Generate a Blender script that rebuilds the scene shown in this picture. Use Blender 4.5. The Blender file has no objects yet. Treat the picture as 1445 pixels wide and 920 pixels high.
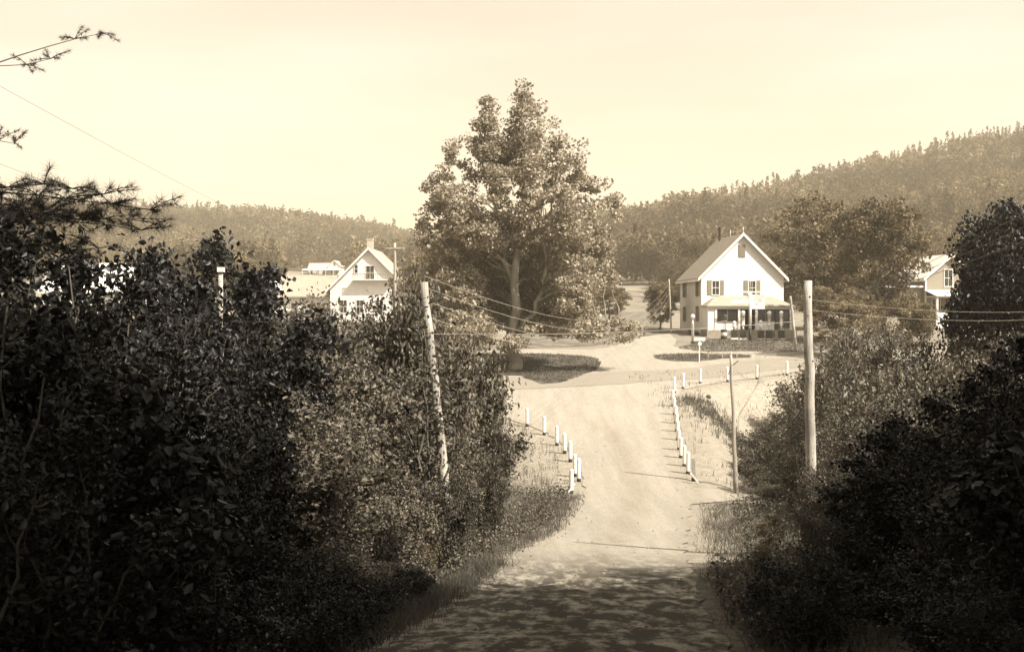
import bpy, math, random
import numpy as np
from mathutils import Vector
from mathutils.geometry import delaunay_2d_cdt

R = math.radians
random.seed(7)
rng = np.random.default_rng(11)
SC = bpy.context.scene
COL = SC.collection
CZ = 7.0            # camera height in world units (ground dips to 0 at the brook)
FPX = 1744.0        # focal length in photograph pixels
HY, CX = 445.0, 722.5

# ------------------------------------------------------------------ camera
cam_d = bpy.data.cameras.new('camera')
cam = bpy.data.objects.new('camera', cam_d); COL.objects.link(cam)
cam.location = (0, 0, CZ)
cam.rotation_euler = (R(90 - 0.49), 0, 0)
cam_d.sensor_width = 36.0
cam_d.lens = FPX / 1445.0 * 36.0
cam_d.clip_start = 0.1
cam_d.clip_end = 20000
SC.camera = cam

# ------------------------------------------------------------------ light
SUN_EL = 47.0
SUN_DIR = Vector((0.83 * math.cos(R(SUN_EL)), -0.56 * math.cos(R(SUN_EL)), math.sin(R(SUN_EL)))).normalized()
SKY_STRENGTH = 0.105
world = bpy.data.worlds.new('World'); SC.world = world
world.use_nodes = True
nt = world.node_tree; nt.nodes.clear()
sky = nt.nodes.new('ShaderNodeTexSky'); sky.sky_type = 'NISHITA'; sky.sun_disc = False
sky.sun_elevation = R(SUN_EL)
sky.sun_rotation = math.atan2(SUN_DIR.x, SUN_DIR.y)
sky.altitude = 100; sky.air_density = 1.0; sky.dust_density = 3.0; sky.ozone_density = 1.0
bw = nt.nodes.new('ShaderNodeRGBToBW')
tint = nt.nodes.new('ShaderNodeMix'); tint.data_type = 'RGBA'; tint.blend_type = 'MULTIPLY'
tint.inputs[0].default_value = 1.0
tint.inputs[7].default_value = (.985, 1.0, 0.985, 1)
bg = nt.nodes.new('ShaderNodeBackground'); bg.inputs[1].default_value = SKY_STRENGTH
wo = nt.nodes.new('ShaderNodeOutputWorld')
tc = nt.nodes.new('ShaderNodeTexCoord'); mp = nt.nodes.new('ShaderNodeMapping'); mp.inputs['Scale'].default_value = (1.6, 1.6, 9)
cn = nt.nodes.new('ShaderNodeTexNoise'); cn.inputs['Scale'].default_value = 1.7; cn.inputs['Detail'].default_value = 5
cr = nt.nodes.new('ShaderNodeValToRGB'); cr.color_ramp.elements[0].position = .35; cr.color_ramp.elements[1].position = .65
cr.color_ramp.elements[0].color = (.86, .85, .82, 1); cr.color_ramp.elements[1].color = (1.12, 1.12, 1.12, 1)
cm_ = nt.nodes.new('ShaderNodeMix'); cm_.data_type = 'RGBA'; cm_.blend_type = 'MULTIPLY'; cm_.inputs[0].default_value = 1.0
nt.links.new(tc.outputs['Generated'], mp.inputs[0]); nt.links.new(mp.outputs[0], cn.inputs[0]); nt.links.new(cn.outputs[0], cr.inputs[0])
nt.links.new(sky.outputs[0], bw.inputs[0]); nt.links.new(bw.outputs[0], cm_.inputs[6]); nt.links.new(cr.outputs[0], cm_.inputs[7]); nt.links.new(cm_.outputs[2], tint.inputs[6])
nt.links.new(tint.outputs[2], bg.inputs[0]); nt.links.new(bg.outputs[0], wo.inputs[0])
sun_d = bpy.data.lights.new('sun', 'SUN'); sun_d.energy = 4.6; sun_d.angle = R(0.53); sun_d.color = (1.0, 0.95, 0.86)
sun = bpy.data.objects.new('sun', sun_d); COL.objects.link(sun)
sun.rotation_euler = SUN_DIR.to_track_quat('Z', 'Y').to_euler()
sun.location = (40, -30, 60)
SC.view_settings.view_transform = 'Standard'
SC.view_settings.look = 'None'
SC.view_settings.gamma = 1.0
SC.view_settings.use_curve_mapping = False
SC.view_settings.exposure = 1.45
SC.render.engine = 'CYCLES'
SC.cycles.max_bounces = 5
SC.cycles.diffuse_bounces = 2
SC.cycles.glossy_bounces = 2
SC.cycles.transmission_bounces = 3
SC.cycles.volume_bounces = 0
SC.cycles.transparent_max_bounces = 8
SC.cycles.use_denoising = True
SC.cycles.caustics_reflective = False
SC.cycles.caustics_refractive = False

# ------------------------------------------------------------------ helpers
def tag(o, label=None, cat=None, group=None, kind=None):
    if label: o['label'] = label
    if cat: o['category'] = cat
    if group: o['group'] = group
    if kind: o['kind'] = kind
    return o

def empty(name, loc, rz=0.0):
    o = bpy.data.objects.new(name, None); COL.objects.link(o)
    o.location = loc; o.rotation_euler = (0, 0, rz); o.empty_display_size = 0.3
    return o

def link(name, me, mat=None, parent=None, smooth=False):
    o = bpy.data.objects.new(name, me); COL.objects.link(o)
    if mat is not None and not me.materials: me.materials.append(mat)
    if smooth:
        me.polygons.foreach_set('use_smooth', [True] * len(me.polygons))
    if parent is not None: o.parent = parent
    return o

def np_mesh(name, V, F):
    """V (n,3), F (m,k) uniform polygon size"""
    me = bpy.data.meshes.new(name)
    V = np.ascontiguousarray(V, dtype=np.float32); F = np.ascontiguousarray(F, dtype=np.int32)
    m, k = F.shape
    me.vertices.add(len(V)); me.vertices.foreach_set('co', V.ravel())
    me.loops.add(m * k); me.loops.foreach_set('vertex_index', F.ravel())
    me.polygons.add(m)
    me.polygons.foreach_set('loop_start', np.arange(0, m * k, k, dtype=np.int32))
    me.polygons.foreach_set('loop_total', np.full(m, k, dtype=np.int32))
    me.update(calc_edges=True)
    return me

class MB:
    """collects shapes into one mesh"""
    def __init__(s): s.v = []; s.f = []
    def add(s, V, F):
        n = len(s.v); s.v += [tuple(map(float, p)) for p in V]; s.f += [tuple(int(i) + n for i in f) for f in F]; return s
    def box(s, x0, x1, y0, y1, z0, z1):
        V = [(x0,y0,z0),(x1,y0,z0),(x1,y1,z0),(x0,y1,z0),(x0,y0,z1),(x1,y0,z1),(x1,y1,z1),(x0,y1,z1)]
        return s.add(V, [(3,2,1,0),(4,5,6,7),(0,1,5,4),(1,2,6,5),(2,3,7,6),(3,0,4,7)])
    def bar(s, a, b, w, h=None, up=(0, 0, 1)):
        h = h or w; a = Vector(a); b = Vector(b); d = (b - a).normalized(); up = Vector(up)
        if abs(d.dot(up)) > .99: up = Vector((0, 1, 0))
        sx = d.cross(up).normalized() * w / 2; sy = sx.cross(d).normalized() * h / 2
        V = [a-sx-sy, a+sx-sy, a+sx+sy, a-sx+sy, b-sx-sy, b+sx-sy, b+sx+sy, b-sx+sy]
        return s.add(V, [(3,2,1,0),(4,5,6,7),(0,1,5,4),(1,2,6,5),(2,3,7,6),(3,0,4,7)])
    def tube(s, pts, rad, n=8, cap=True):
        V, F = tube(pts, rad, n); s.add(V, F)
        if cap:
            L = len(s.v); m = len(V)
            s.f.append(tuple(range(L - m + n - 1, L - m - 1, -1))); s.f.append(tuple(range(L - n, L)))
        return s
    def lathe(s, prof, n=16, c=(0, 0)):
        V = []; F = []
        for r, z in prof:
            for k in range(n):
                a = 2*math.pi*k/n; V.append((c[0]+r*math.cos(a), c[1]+r*math.sin(a), z))
        for i in range(len(prof)-1):
            for k in range(n):
                F.append((i*n+k, i*n+(k+1)%n, (i+1)*n+(k+1)%n, (i+1)*n+k))
        F.append(tuple(range(n-1, -1, -1))); F.append(tuple(range((len(prof)-1)*n, len(prof)*n)))
        return s.add(V, F)
    def sphere(s, c, r, n=12, m=8, sz=1.0):
        prof = [(max(r*math.sin(math.pi*i/m), .002), c[2]-r*sz*math.cos(math.pi*i/m)) for i in range(m+1)]
        return s.lathe(prof, n, (c[0], c[1]))
    def prism(s, poly, y0, y1):
        """poly in (x,z), extruded along y"""
        n = len(poly)
        V = [(p[0], y0, p[1]) for p in poly] + [(p[0], y1, p[1]) for p in poly]
        F = [tuple(range(n)), tuple(range(2*n-1, n-1, -1))] + [(i, i+n, (i+1)%n+n, (i+1)%n) for i in range(n)]
        return s.add(V, F)
    def build(s, name, mat, parent=None, smooth=False, bevel=0):
        me = bpy.data.meshes.new(name); me.from_pydata(s.v, [], s.f); me.update()
        o = link(name, me, mat, parent, smooth)
        if bevel:
            b = o.modifiers.new('bevel', 'BEVEL'); b.width = bevel; b.segments = 2; b.limit_method = 'ANGLE'
        return o

def tube(pts, rad, n=6):
    P = np.array([tuple(p) for p in pts], float); m = len(P)
    rad = np.full(m, rad) if np.isscalar(rad) else np.asarray(rad, float)
    T = np.gradient(P, axis=0); T /= np.linalg.norm(T, axis=1)[:, None] + 1e-9
    ref = np.array([0.13, 0.07, 1.0]) if abs(T[0][2]) < .9 else np.array([1.0, 0.1, 0.0])
    A = np.cross(T, ref); A /= np.linalg.norm(A, axis=1)[:, None] + 1e-9
    B = np.cross(T, A)
    a = np.arange(n) * 2*np.pi/n
    V = P[:, None, :] + rad[:, None, None] * (np.cos(a)[None, :, None]*A[:, None, :] + np.sin(a)[None, :, None]*B[:, None, :])
    V = V.reshape(-1, 3)
    F = []
    for i in range(m-1):
        for k in range(n):
            F.append((i*n+k, i*n+(k+1) % n, (i+1)*n+(k+1) % n, (i+1)*n+k))
    return V, np.array(F)

def join(parts):
    Vs, Fs, n = [], [], 0
    for V, F in parts:
        Vs.append(V); Fs.append(np.asarray(F) + n); n += len(V)
    return np.concatenate(Vs), np.concatenate(Fs)

def P3(px, py, d):
    """a point at distance d seen at photograph pixel (px,py)"""
    return Vector(((px-CX)/FPX*d, d, CZ+(HY-py)/FPX*d))

# ------------------------------------------------------------------ terrain
_py = np.array([-400, -60, -20, 0, 10, 17.4, 28, 38, 48, 55, 63, 72, 80, 88, 100, 122, 160, 200, 260, 400, 900, 6000.])
_pz = np.array([14, 6, .2, -1.75, -3.2, -4.5, -5.65, -6.55, -7.0, -6.4, -5.65, -4.8, -4.3, -3.85, -2.9, -1.55, -.5, 1.0, 4.5, 6.0, 6, 6.])
_ty = np.arange(-400, 6000, 1.0)
_tz = np.interp(_ty, _py, _pz)
_k = np.exp(-.5*(np.arange(-8, 9)/2.6)**2); _k /= _k.sum()
_tz = np.convolve(np.pad(_tz, 8, mode='edge'), _k, mode='valid')
RIDGE = np.array([[-3000, 312], [-400, 312], [0, 316], [210, 319], [400, 330], [500, 343], [560, 354], [640, 366], [740, 362],
                  [800, 342], [840, 326], [900, 318], [960, 306], [1040, 294], [1100, 281], [1180, 264], [1240, 246], [1290, 238],
                  [1340, 226], [1432, 206], [1600, 176], [2000, 140], [4000, 120]], float)
def sstep(t):
    t = np.clip(t, 0, 1); return t*t*(3-2*t)
def vnoise(x, y, s, seed=0):
    x = x/s; y = y/s
    xi = np.floor(x); yi = np.floor(y); fx = x-xi; fy = y-yi
    fx = fx*fx*(3-2*fx); fy = fy*fy*(3-2*fy)
    def hsh(a, b):
        v = np.sin(a*127.1 + b*311.7 + seed*74.7)*43758.5453
        return v-np.floor(v)
    return (hsh(xi, yi)*(1-fx)+hsh(xi+1, yi)*fx)*(1-fy)+(hsh(xi, yi+1)*(1-fx)+hsh(xi+1, yi+1)*fx)*fy*1.0
# edges of the causeway, x as a function of y
_LY = np.array([-60, 0, 10, 17.4, 22, 28, 33, 38, 44, 48, 53, 58, 63, 68, 73])
_LX = np.array([-4.2, -3.4, -2.7, -1.9, -1.4, -.6, .2, 1.2, 2.0, 2.4, 2.5, 2.1, .9, -1.5, -5.5])
_RY = np.array([-60, 0, 10, 17.4, 22, 28, 33, 38, 44, 48, 53, 58, 63, 68, 75, 80])
_RX = np.array([1.8, 2.2, 2.6, 3.15, 3.7, 4.35, 5.0, 5.8, 6.7, 7.1, 7.5, 8.1, 8.4, 8.9, 9.9, 12])
def left_x(y): return np.interp(y, _LY, _LX)
def right_x(y): return np.interp(y, _RY, _RX)
def h(x, y):
    x = np.asarray(x, float); y = np.asarray(y, float)
    z = CZ + np.interp(y, _ty, _tz)
    # far hills
    yy = np.maximum(y, 60.0)
    px = CX + FPX*x/yy
    rz = np.interp(px, RIDGE[:, 0], RIDGE[:, 1])
    D = np.interp(px, [0, 560, 800, 1500], [900, 1000, 620, 650])
    ridge = CZ + (HY-rz)/FPX*D
    t = (y-235)/(D-235)
    w = sstep(t)*np.where(y > D, np.clip(1-(y-D)/1500, 0, 1), 1)
    fld = sstep((px-560)/250)        # right-hand hill steeper at its foot
    w = w*(1-fld)+fld*np.where(y > D, w, np.clip(t, 0, 1)**1.15)
    w = np.where(y < 235, 0, w)
    z = z + w*(ridge - CZ - 6)
    z = z + np.where(y > 260, sstep((y-260)/200)*(vnoise(x, y, 90, 3)-.5)*14*np.clip(1-np.abs(t-1)*0, 0, 1)*.6, 0)
    # gully right of the causeway
    d1 = x - right_x(y) - .7
    xr = np.interp(y, [70, 74, 79, 84, 92, 110], [7, 9.8, 14, 18.7, 27, 50])  # near edge of cross road
    yl = np.interp(x, [-40, -6, 2, 9.8, 14, 18.7, 27, 50], [66, 71, 73, 74, 79, 84, 91, 106])
    d2 = (yl - y - .5)
    d3 = (y-47.2) - np.clip((9.5-x), -30, 0)*.25 + np.clip(x-9.5, 0, 6)*.6
    dd = np.minimum(np.minimum(d1, d2*.8), d3*1.0)
    z = z - 3.6*sstep(dd/7.5)*np.clip(1-(x-34)/14, 0, 1)
    # left side falls off too
    e1 = left_x(y) - .7 - x
    e2 = (yl - 1.0 - y)
    e3 = (y-47.5)
    ee = np.minimum(np.minimum(e1, e2*.7), e3*.8)
    z = z - 3.0*sstep(ee/8)*np.clip(1-(-x-22)/14, 0, 1)
    # small banks beside the near road
    nb = sstep((y+5)/12)*sstep((44-y)/8)
    z = z + nb*.35*sstep((left_x(y)-.6-x)/2.2) + nb*.35*sstep((x-right_x(y)-.5)/2.2)
    z = z + (vnoise(x, y, 6, 1)-.5)*.16*np.clip(1-0*x, 0, 1)
    z = z + (vnoise(x, y, 1.7, 2)-.5)*.05
    return z
def hz(x, y): return float(h(np.array([x]), np.array([y]))[0])
def ground_at(px, py):
    d = np.arange(4, 900, .1); x = (px-CX)/FPX*d
    ray = CZ+(HY-py)/FPX*d; g = h(x, d)
    k = np.nonzero(ray <= g)[0]
    i = k[0] if len(k) else len(d)-1
    return Vector((x[i], d[i], g[i]))

# ------------------------------------------------------------------ materials
def newmat(name):
    m = bpy.data.materials.new(name); m.use_nodes = True
    return m, m.node_tree, m.node_tree.nodes['Principled BSDF']
SEP = (1.0, .86, .665)
def sep(v, w=1.0):
    return (v, v*(1-(1-SEP[1])*w), v*(1-(1-SEP[2])*w), 1)
def mat(name, v, v2=None, scale=3.0, rough=.85, bump=0.0, bscale=20.0, w=1.0, detail=6, stretch=(1, 1, 1), spec=.2, v3=None, scale3=.4):
    m, t, b = newmat(name)
    b.inputs['Roughness'].default_value = rough
    b.inputs['Specular IOR Level'].default_value = spec
    co = t.nodes.new('ShaderNodeTexCoord'); mp = t.nodes.new('ShaderNodeMapping'); mp.inputs['Scale'].default_value = stretch
    t.links.new(co.outputs['Object'], mp.inputs[0])
    if v2 is None: v2 = v*.85
    n = t.nodes.new('ShaderNodeTexNoise'); n.inputs['Scale'].default_value = scale; n.inputs['Detail'].default_value = detail
    n.inputs['Roughness'].default_value = .65
    t.links.new(mp.outputs[0], n.inputs[0])
    r = t.nodes.new('ShaderNodeValToRGB'); r.color_ramp.elements[0].position = .32; r.color_ramp.elements[1].position = .68
    r.color_ramp.elements[0].color = sep(v2, w); r.color_ramp.elements[1].color = sep(v, w)
    t.links.new(n.outputs[0], r.inputs[0])
    out = r.outputs[0]
    if v3 is not None:
        n3 = t.nodes.new('ShaderNodeTexNoise'); n3.inputs['Scale'].default_value = scale3; n3.inputs['Detail'].default_value = 4
        t.links.new(co.outputs['Object'], n3.inputs[0])
        r3 = t.nodes.new('ShaderNodeValToRGB'); r3.color_ramp.elements[0].position = .42; r3.color_ramp.elements[1].position = .6
        t.links.new(n3.outputs[0], r3.inputs[0])
        mx = t.nodes.new('ShaderNodeMix'); mx.data_type = 'RGBA'
        t.links.new(r3.outputs[0], mx.inputs[0]); t.links.new(out, mx.inputs[6]); mx.inputs[7].default_value = sep(v3, w)
        out = mx.outputs[2]
    t.links.new(out, b.inputs['Base Color'])
    if bump:
        nb = t.nodes.new('ShaderNodeTexNoise'); nb.inputs['Scale'].default_value = bscale; nb.inputs['Detail'].default_value = 8
        nb.inputs['Roughness'].default_value = .7
        t.links.new(mp.outputs[0], nb.inputs[0])
        bp = t.nodes.new('ShaderNodeBump'); bp.inputs['Strength'].default_value = bump; bp.inputs['Distance'].default_value = .08
        t.links.new(nb.outputs[0], bp.inputs['Height']); t.links.new(bp.outputs[0], b.inputs['Normal'])
    return m

def leafmat(name, v, var=.5, trans=.35, rough=.5, spec=.35, w=.9, patch=None):
    m, t, b = newmat(name)
    g = t.nodes.new('ShaderNodeNewGeometry')
    oi = t.nodes.new('ShaderNodeObjectInfo')
    ad = t.nodes.new('ShaderNodeMath'); ad.operation = 'ADD'
    t.links.new(g.outputs['Random Per Island'], ad.inputs[0])
    ml = t.nodes.new('ShaderNodeMath'); ml.operation = 'MULTIPLY_ADD'; ml.inputs[1].default_value = .5; ml.inputs[2].default_value = -.25
    t.links.new(oi.outputs['Random'], ml.inputs[0]); t.links.new(ml.outputs[0], ad.inputs[1])
    r = t.nodes.new('ShaderNodeValToRGB'); r.color_ramp.elements[0].color = sep(v*(1-var), w); r.color_ramp.elements[1].color = sep(v*(1+var), w)
    t.links.new(ad.outputs[0], r.inputs[0])
    col = r.outputs[0]
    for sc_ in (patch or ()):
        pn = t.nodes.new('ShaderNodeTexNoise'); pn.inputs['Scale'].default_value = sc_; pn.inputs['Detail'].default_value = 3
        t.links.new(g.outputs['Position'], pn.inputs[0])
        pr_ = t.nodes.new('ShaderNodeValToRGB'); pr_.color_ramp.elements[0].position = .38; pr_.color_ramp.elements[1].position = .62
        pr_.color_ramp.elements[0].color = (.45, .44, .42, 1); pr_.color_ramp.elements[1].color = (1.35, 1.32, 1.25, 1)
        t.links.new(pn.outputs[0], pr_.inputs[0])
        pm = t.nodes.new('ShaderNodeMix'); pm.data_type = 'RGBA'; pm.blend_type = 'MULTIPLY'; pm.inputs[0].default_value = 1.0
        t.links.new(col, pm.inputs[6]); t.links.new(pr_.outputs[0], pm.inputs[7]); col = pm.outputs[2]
    t.links.new(col, b.inputs['Base Color'])
    b.inputs['Roughness'].default_value = rough; b.inputs['Specular IOR Level'].default_value = spec
    tr = t.nodes.new('ShaderNodeBsdfTranslucent'); t.links.new(col, tr.inputs[0])
    mx = t.nodes.new('ShaderNodeMixShader'); mx.inputs[0].default_value = trans
    o = t.nodes['Material Output']
    t.links.new(b.outputs[0], mx.inputs[1]); t.links.new(tr.outputs[0], mx.inputs[2]); t.links.new(mx.outputs[0], o.inputs[0])
    return m

M = {}
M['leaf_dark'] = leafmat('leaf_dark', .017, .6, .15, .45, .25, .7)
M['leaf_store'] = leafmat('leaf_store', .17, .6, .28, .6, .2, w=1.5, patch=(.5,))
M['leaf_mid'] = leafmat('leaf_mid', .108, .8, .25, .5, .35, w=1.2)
M['leaf_maple'] = leafmat('leaf_maple', .27, .5, .24, .5, .3, w=1.2)
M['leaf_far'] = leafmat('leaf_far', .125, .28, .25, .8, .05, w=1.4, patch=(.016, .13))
M['leaf_conifer'] = leafmat('leaf_conifer', .08, .4, .1, .7, .1, w=1.5)
M['needle'] = leafmat('needle', .06, .4, .2, .5, .2)
M['grass'] = leafmat('grass', .09, .5, .3, .7, .1)
M['bark'] = mat('bark', .16, .07, 4, .95, .8, 14, stretch=(1, 1, .25))
M['bark_maple'] = mat('bark_maple', .33, .15, 2.2, .95, .9, 9, stretch=(1, 1, .3))
M['pole_wood'] = mat('pole_wood', .62, .40, 3, .85, .5, 18, w=.75, stretch=(3, 3, .18), v3=.3, scale3=1.2)
M['pole_grey'] = mat('pole_grey', .42, .26, 3, .9, .5, 18, w=.85, stretch=(3, 3, .2))
M['white'] = mat('white', .72, .64, 1.5, .7, .1, 30, w=.5)
M['white_worn'] = mat('white_worn', .82, .62, 5, .75, .2, 25, w=.5)
M['cream_trim'] = mat('cream_trim', .78, .7, 2, .7, w=.6)
M['shingle'] = mat('shingle', .36, .26, 2.5, .9, .4, 12, w=1.0, stretch=(1, 1, 5))
M['shingle_pale'] = mat('shingle_pale', .5, .4, 2.5, .9, .4, 12, w=.9, stretch=(1, 1, 5))
M['metal_roof'] = mat('metal_roof', .75, .66, 2, .5, .1, 12, w=.6)
M['shingle_wall'] = mat('shingle_wall', .30, .22, 5, .9, .5, 14, stretch=(1, 1, 4))
M['shutter'] = mat('shutter', .27, .2, 4, .7, .3, 20, w=1.1, stretch=(1, 1, 6))
M['black'] = mat('black', .025, .015, 3, .5, w=.6)
M['darkpaint'] = mat('darkpaint', .05, .03, 3, .45, w=.8)
M['iron'] = mat('iron', .09, .05, 5, .6, w=.8)
M['brick'] = mat('brick', .5, .38, 6, .9, .4, 10)
M['glass'] = mat('glass', .03, .02, 1, .12, spec=.6, w=.7)
M['paleglass'] = mat('paleglass', .6, .5, 3, .15, spec=.6, w=.6)
M['globe'] = mat('globe', .85, .8, 3, .25, spec=.5, w=.4)
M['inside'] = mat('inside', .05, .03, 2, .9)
M['wire'] = mat('wire', .35, .3, 2, .4, spec=.5)
M['wire_dark'] = mat('wire_dark', .12, .1, 2, .6)
M['stone'] = mat('stone', .34, .22, 6, .9, .5, 12)
M['hills'] = mat('hills', .16, .08, .01, .95)
M['tar_road'] = mat('tar_road', .265, .215, 1.2, .85, .25, 30, stretch=(.4, 1.6, 1), v3=.245, scale3=.2)
M['turf'] = mat('turf', .095, .05, 3.0, .95, .9, 18, v3=.13, scale3=.5)
M['bank_grass'] = mat('bank_grass', .15, .085, 2.0, .95, .9, 16, v3=.20, scale3=.6)

# dirt: ruts along the road, pebbly grain
def dirt_material():
    m, t, b = newmat('dirt')
    b.inputs['Roughness'].default_value = .95; b.inputs['Specular IOR Level'].default_value = .1
    co = t.nodes.new('ShaderNodeTexCoord')
    def noise(scale, det, st):
        mp = t.nodes.new('ShaderNodeMapping'); mp.inputs['Scale'].default_value = st
        t.links.new(co.outputs['Object'], mp.inputs[0])
        n = t.nodes.new('ShaderNodeTexNoise'); n.inputs['Scale'].default_value = scale; n.inputs['Detail'].default_value = det
        n.inputs['Roughness'].default_value = .68
        t.links.new(mp.outputs[0], n.inputs[0]); return n.outputs[0]
    n1 = noise(1.0, 6, (1.9, .10, 1)); n2 = noise(2.2, 8, (1, .7, 1)); n3 = noise(14, 8, (1, 1, 1))
    def ramp(src, p0, p1, c0, c1):
        r = t.nodes.new('ShaderNodeValToRGB'); r.color_ramp.elements[0].position = p0; r.color_ramp.elements[1].position = p1
        r.color_ramp.elements[0].color = c0; r.color_ramp.elements[1].color = c1
        t.links.new(src, r.inputs[0]); return r.outputs[0]
    c = ramp(n1, .36, .64, sep(.29, .85), sep(.345, .85))
    def mul(a, bsock):
        x = t.nodes.new('ShaderNodeMix'); x.data_type = 'RGBA'; x.blend_type = 'MULTIPLY'; x.inputs[0].default_value = 1
        t.links.new(a, x.inputs[6]); t.links.new(bsock, x.inputs[7]); return x.outputs[2]
    c = mul(c, ramp(n2, .3, .62, (.92, .91, .89, 1), (1, 1, 1, 1)))
    c = mul(c, ramp(n3, .36, .56, (.82, .80, .76, 1), (1.02, 1.02, 1.02, 1)))
    # litter, moss and clods; shade is also painted into their colour near the camera
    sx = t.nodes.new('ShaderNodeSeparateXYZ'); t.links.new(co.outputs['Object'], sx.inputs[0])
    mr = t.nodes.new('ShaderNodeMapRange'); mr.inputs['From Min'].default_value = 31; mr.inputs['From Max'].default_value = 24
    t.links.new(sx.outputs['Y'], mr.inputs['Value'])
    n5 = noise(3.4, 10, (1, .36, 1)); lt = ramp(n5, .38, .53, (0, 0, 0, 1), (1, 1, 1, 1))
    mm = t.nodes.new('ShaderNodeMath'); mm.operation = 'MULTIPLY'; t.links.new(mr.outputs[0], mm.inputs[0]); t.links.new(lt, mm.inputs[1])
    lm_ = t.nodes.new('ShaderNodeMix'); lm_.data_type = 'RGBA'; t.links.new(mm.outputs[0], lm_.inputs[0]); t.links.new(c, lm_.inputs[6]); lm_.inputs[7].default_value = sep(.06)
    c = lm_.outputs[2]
    ra = t.nodes.new('ShaderNodeAttribute'); ra.attribute_name = 'rut'
    rn = noise(3.0, 6, (1, .25, 1)); rm = t.nodes.new('ShaderNodeMath'); rm.operation = 'MULTIPLY'
    t.links.new(ra.outputs['Fac'], rm.inputs[0]); t.links.new(ramp(rn, .3, .6, (.35, .35, .35, 1), (1, 1, 1, 1)), rm.inputs[1])
    rx = t.nodes.new('ShaderNodeMix'); rx.data_type = 'RGBA'; rx.blend_type = 'MULTIPLY'
    t.links.new(rm.outputs[0], rx.inputs[0]); t.links.new(c, rx.inputs[6]); rx.inputs[7].default_value = (.76, .74, .69, 1)
    c = rx.outputs[2]
    t.links.new(c, b.inputs['Base Color'])
    ad = t.nodes.new('ShaderNodeMath'); ad.operation = 'MULTIPLY_ADD'; ad.inputs[1].default_value = .35
    n4 = noise(5.0, 10, (1, .8, 1))
    t.links.new(n3, ad.inputs[0]); t.links.new(n4, ad.inputs[2])
    bp = t.nodes.new('ShaderNodeBump'); bp.inputs['Strength'].default_value = .7; bp.inputs['Distance'].default_value = .07
    t.links.new(ad.outputs[0], bp.inputs['Height']); t.links.new(bp.outputs[0], b.inputs['Normal'])
    return m
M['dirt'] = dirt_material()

# ground: earth and rough grass, pale gravel where the 'gravel' attribute says so
def ground_material():
    m, t, b = newmat('ground')
    b.inputs['Roughness'].default_value = .95; b.inputs['Specular IOR Level'].default_value = .1
    co = t.nodes.new('ShaderNodeTexCoord')
    def noise(scale, det, rough=.65):
        n = t.nodes.new('ShaderNodeTexNoise'); n.inputs['Scale'].default_value = scale; n.inputs['Detail'].default_value = det
        n.inputs['Roughness'].default_value = rough
        t.links.new(co.outputs['Object'], n.inputs[0]); return n.outputs[0]
    def ramp(src, p0, p1, c0, c1):
        r = t.nodes.new('ShaderNodeValToRGB'); r.color_ramp.elements[0].position = p0; r.color_ramp.elements[1].position = p1
        r.color_ramp.elements[0].color = c0; r.color_ramp.elements[1].color = c1
        t.links.new(src, r.inputs[0]); return r.outputs[0]
    g = ramp(noise(2.5, 8), .35, .65, sep(.07), sep(.15))
    d = ramp(noise(3.0, 8), .35, .65, sep(.22), sep(.33))
    f = ramp(noise(.08, 6), .35, .65, sep(.18), sep(.26))
    a = t.nodes.new('ShaderNodeAttribute'); a.attribute_name = 'gravel'
    a2 = t.nodes.new('ShaderNodeAttribute'); a2.attribute_name = 'field'
    n = noise(1.3, 8, .75)
    s = t.nodes.new('ShaderNodeMath'); s.operation = 'ADD'; t.links.new(a.outputs['Fac'], s.inputs[0]); t.links.new(n, s.inputs[1])
    k = ramp(s.outputs[0], .93, 1.02, (0, 0, 0, 1), (1, 1, 1, 1))
    x0 = t.nodes.new('ShaderNodeMix'); x0.data_type = 'RGBA'
    t.links.new(a2.outputs['Fac'], x0.inputs[0]); t.links.new(g, x0.inputs[6]); t.links.new(f, x0.inputs[7])
    x = t.nodes.new('ShaderNodeMix'); x.data_type = 'RGBA'
    t.links.new(k, x.inputs[0]); t.links.new(x0.outputs[2], x.inputs[6]); t.links.new(d, x.inputs[7])
    t.links.new(x.outputs[2], b.inputs['Base Color'])
    bp = t.nodes.new('ShaderNodeBump'); bp.inputs['Strength'].default_value = .8; bp.inputs['Distance'].default_value = .1
    t.links.new(noise(7, 9, .7), bp.inputs['Height']); t.links.new(bp.outputs[0], b.inputs['Normal'])
    return m
M['ground'] = ground_material()

# ------------------------------------------------------------------ ground sheet
def axis(dense0, dense1, step, lo, hi, grow=1.09):
    mid = list(np.arange(dense0, dense1, step)); up = [dense1]; s = step
    while up[-1] < hi: s *= grow; up.append(up[-1]+s)
    dn = [dense0-step]; s = step
    while dn[-1] > lo: s *= grow; dn.append(dn[-1]-s)
    return np.array(dn[::-1]+mid+up)
gx = axis(-20, 36, .4, -3500, 3500); gy = axis(8, 128, .45, -300, 5200, 1.05)
GX, GY = np.meshgrid(gx, gy); GZ = h(GX, GY)
nx, ny = len(gx), len(gy)
V = np.stack([GX.ravel(), GY.ravel(), GZ.ravel()], 1)
ii, jj = np.meshgrid(np.arange(nx-1), np.arange(ny-1)); a0 = (jj*nx+ii).ravel()
me = np_mesh('ground', V, np.stack([a0, a0+1, a0+nx+1, a0+nx], 1))
x, y = V[:, 0], V[:, 1]
def band(v, a, b, s): return sstep((v-a)/s)*sstep((b-v)/s)
yl = np.interp(x, [-40, -6, 2, 9.8, 14, 18.7, 27, 50], [66, 71, 73, 74, 79, 84, 91, 106])
dist_r = x-right_x(y)
g = np.zeros(len(x))
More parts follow.
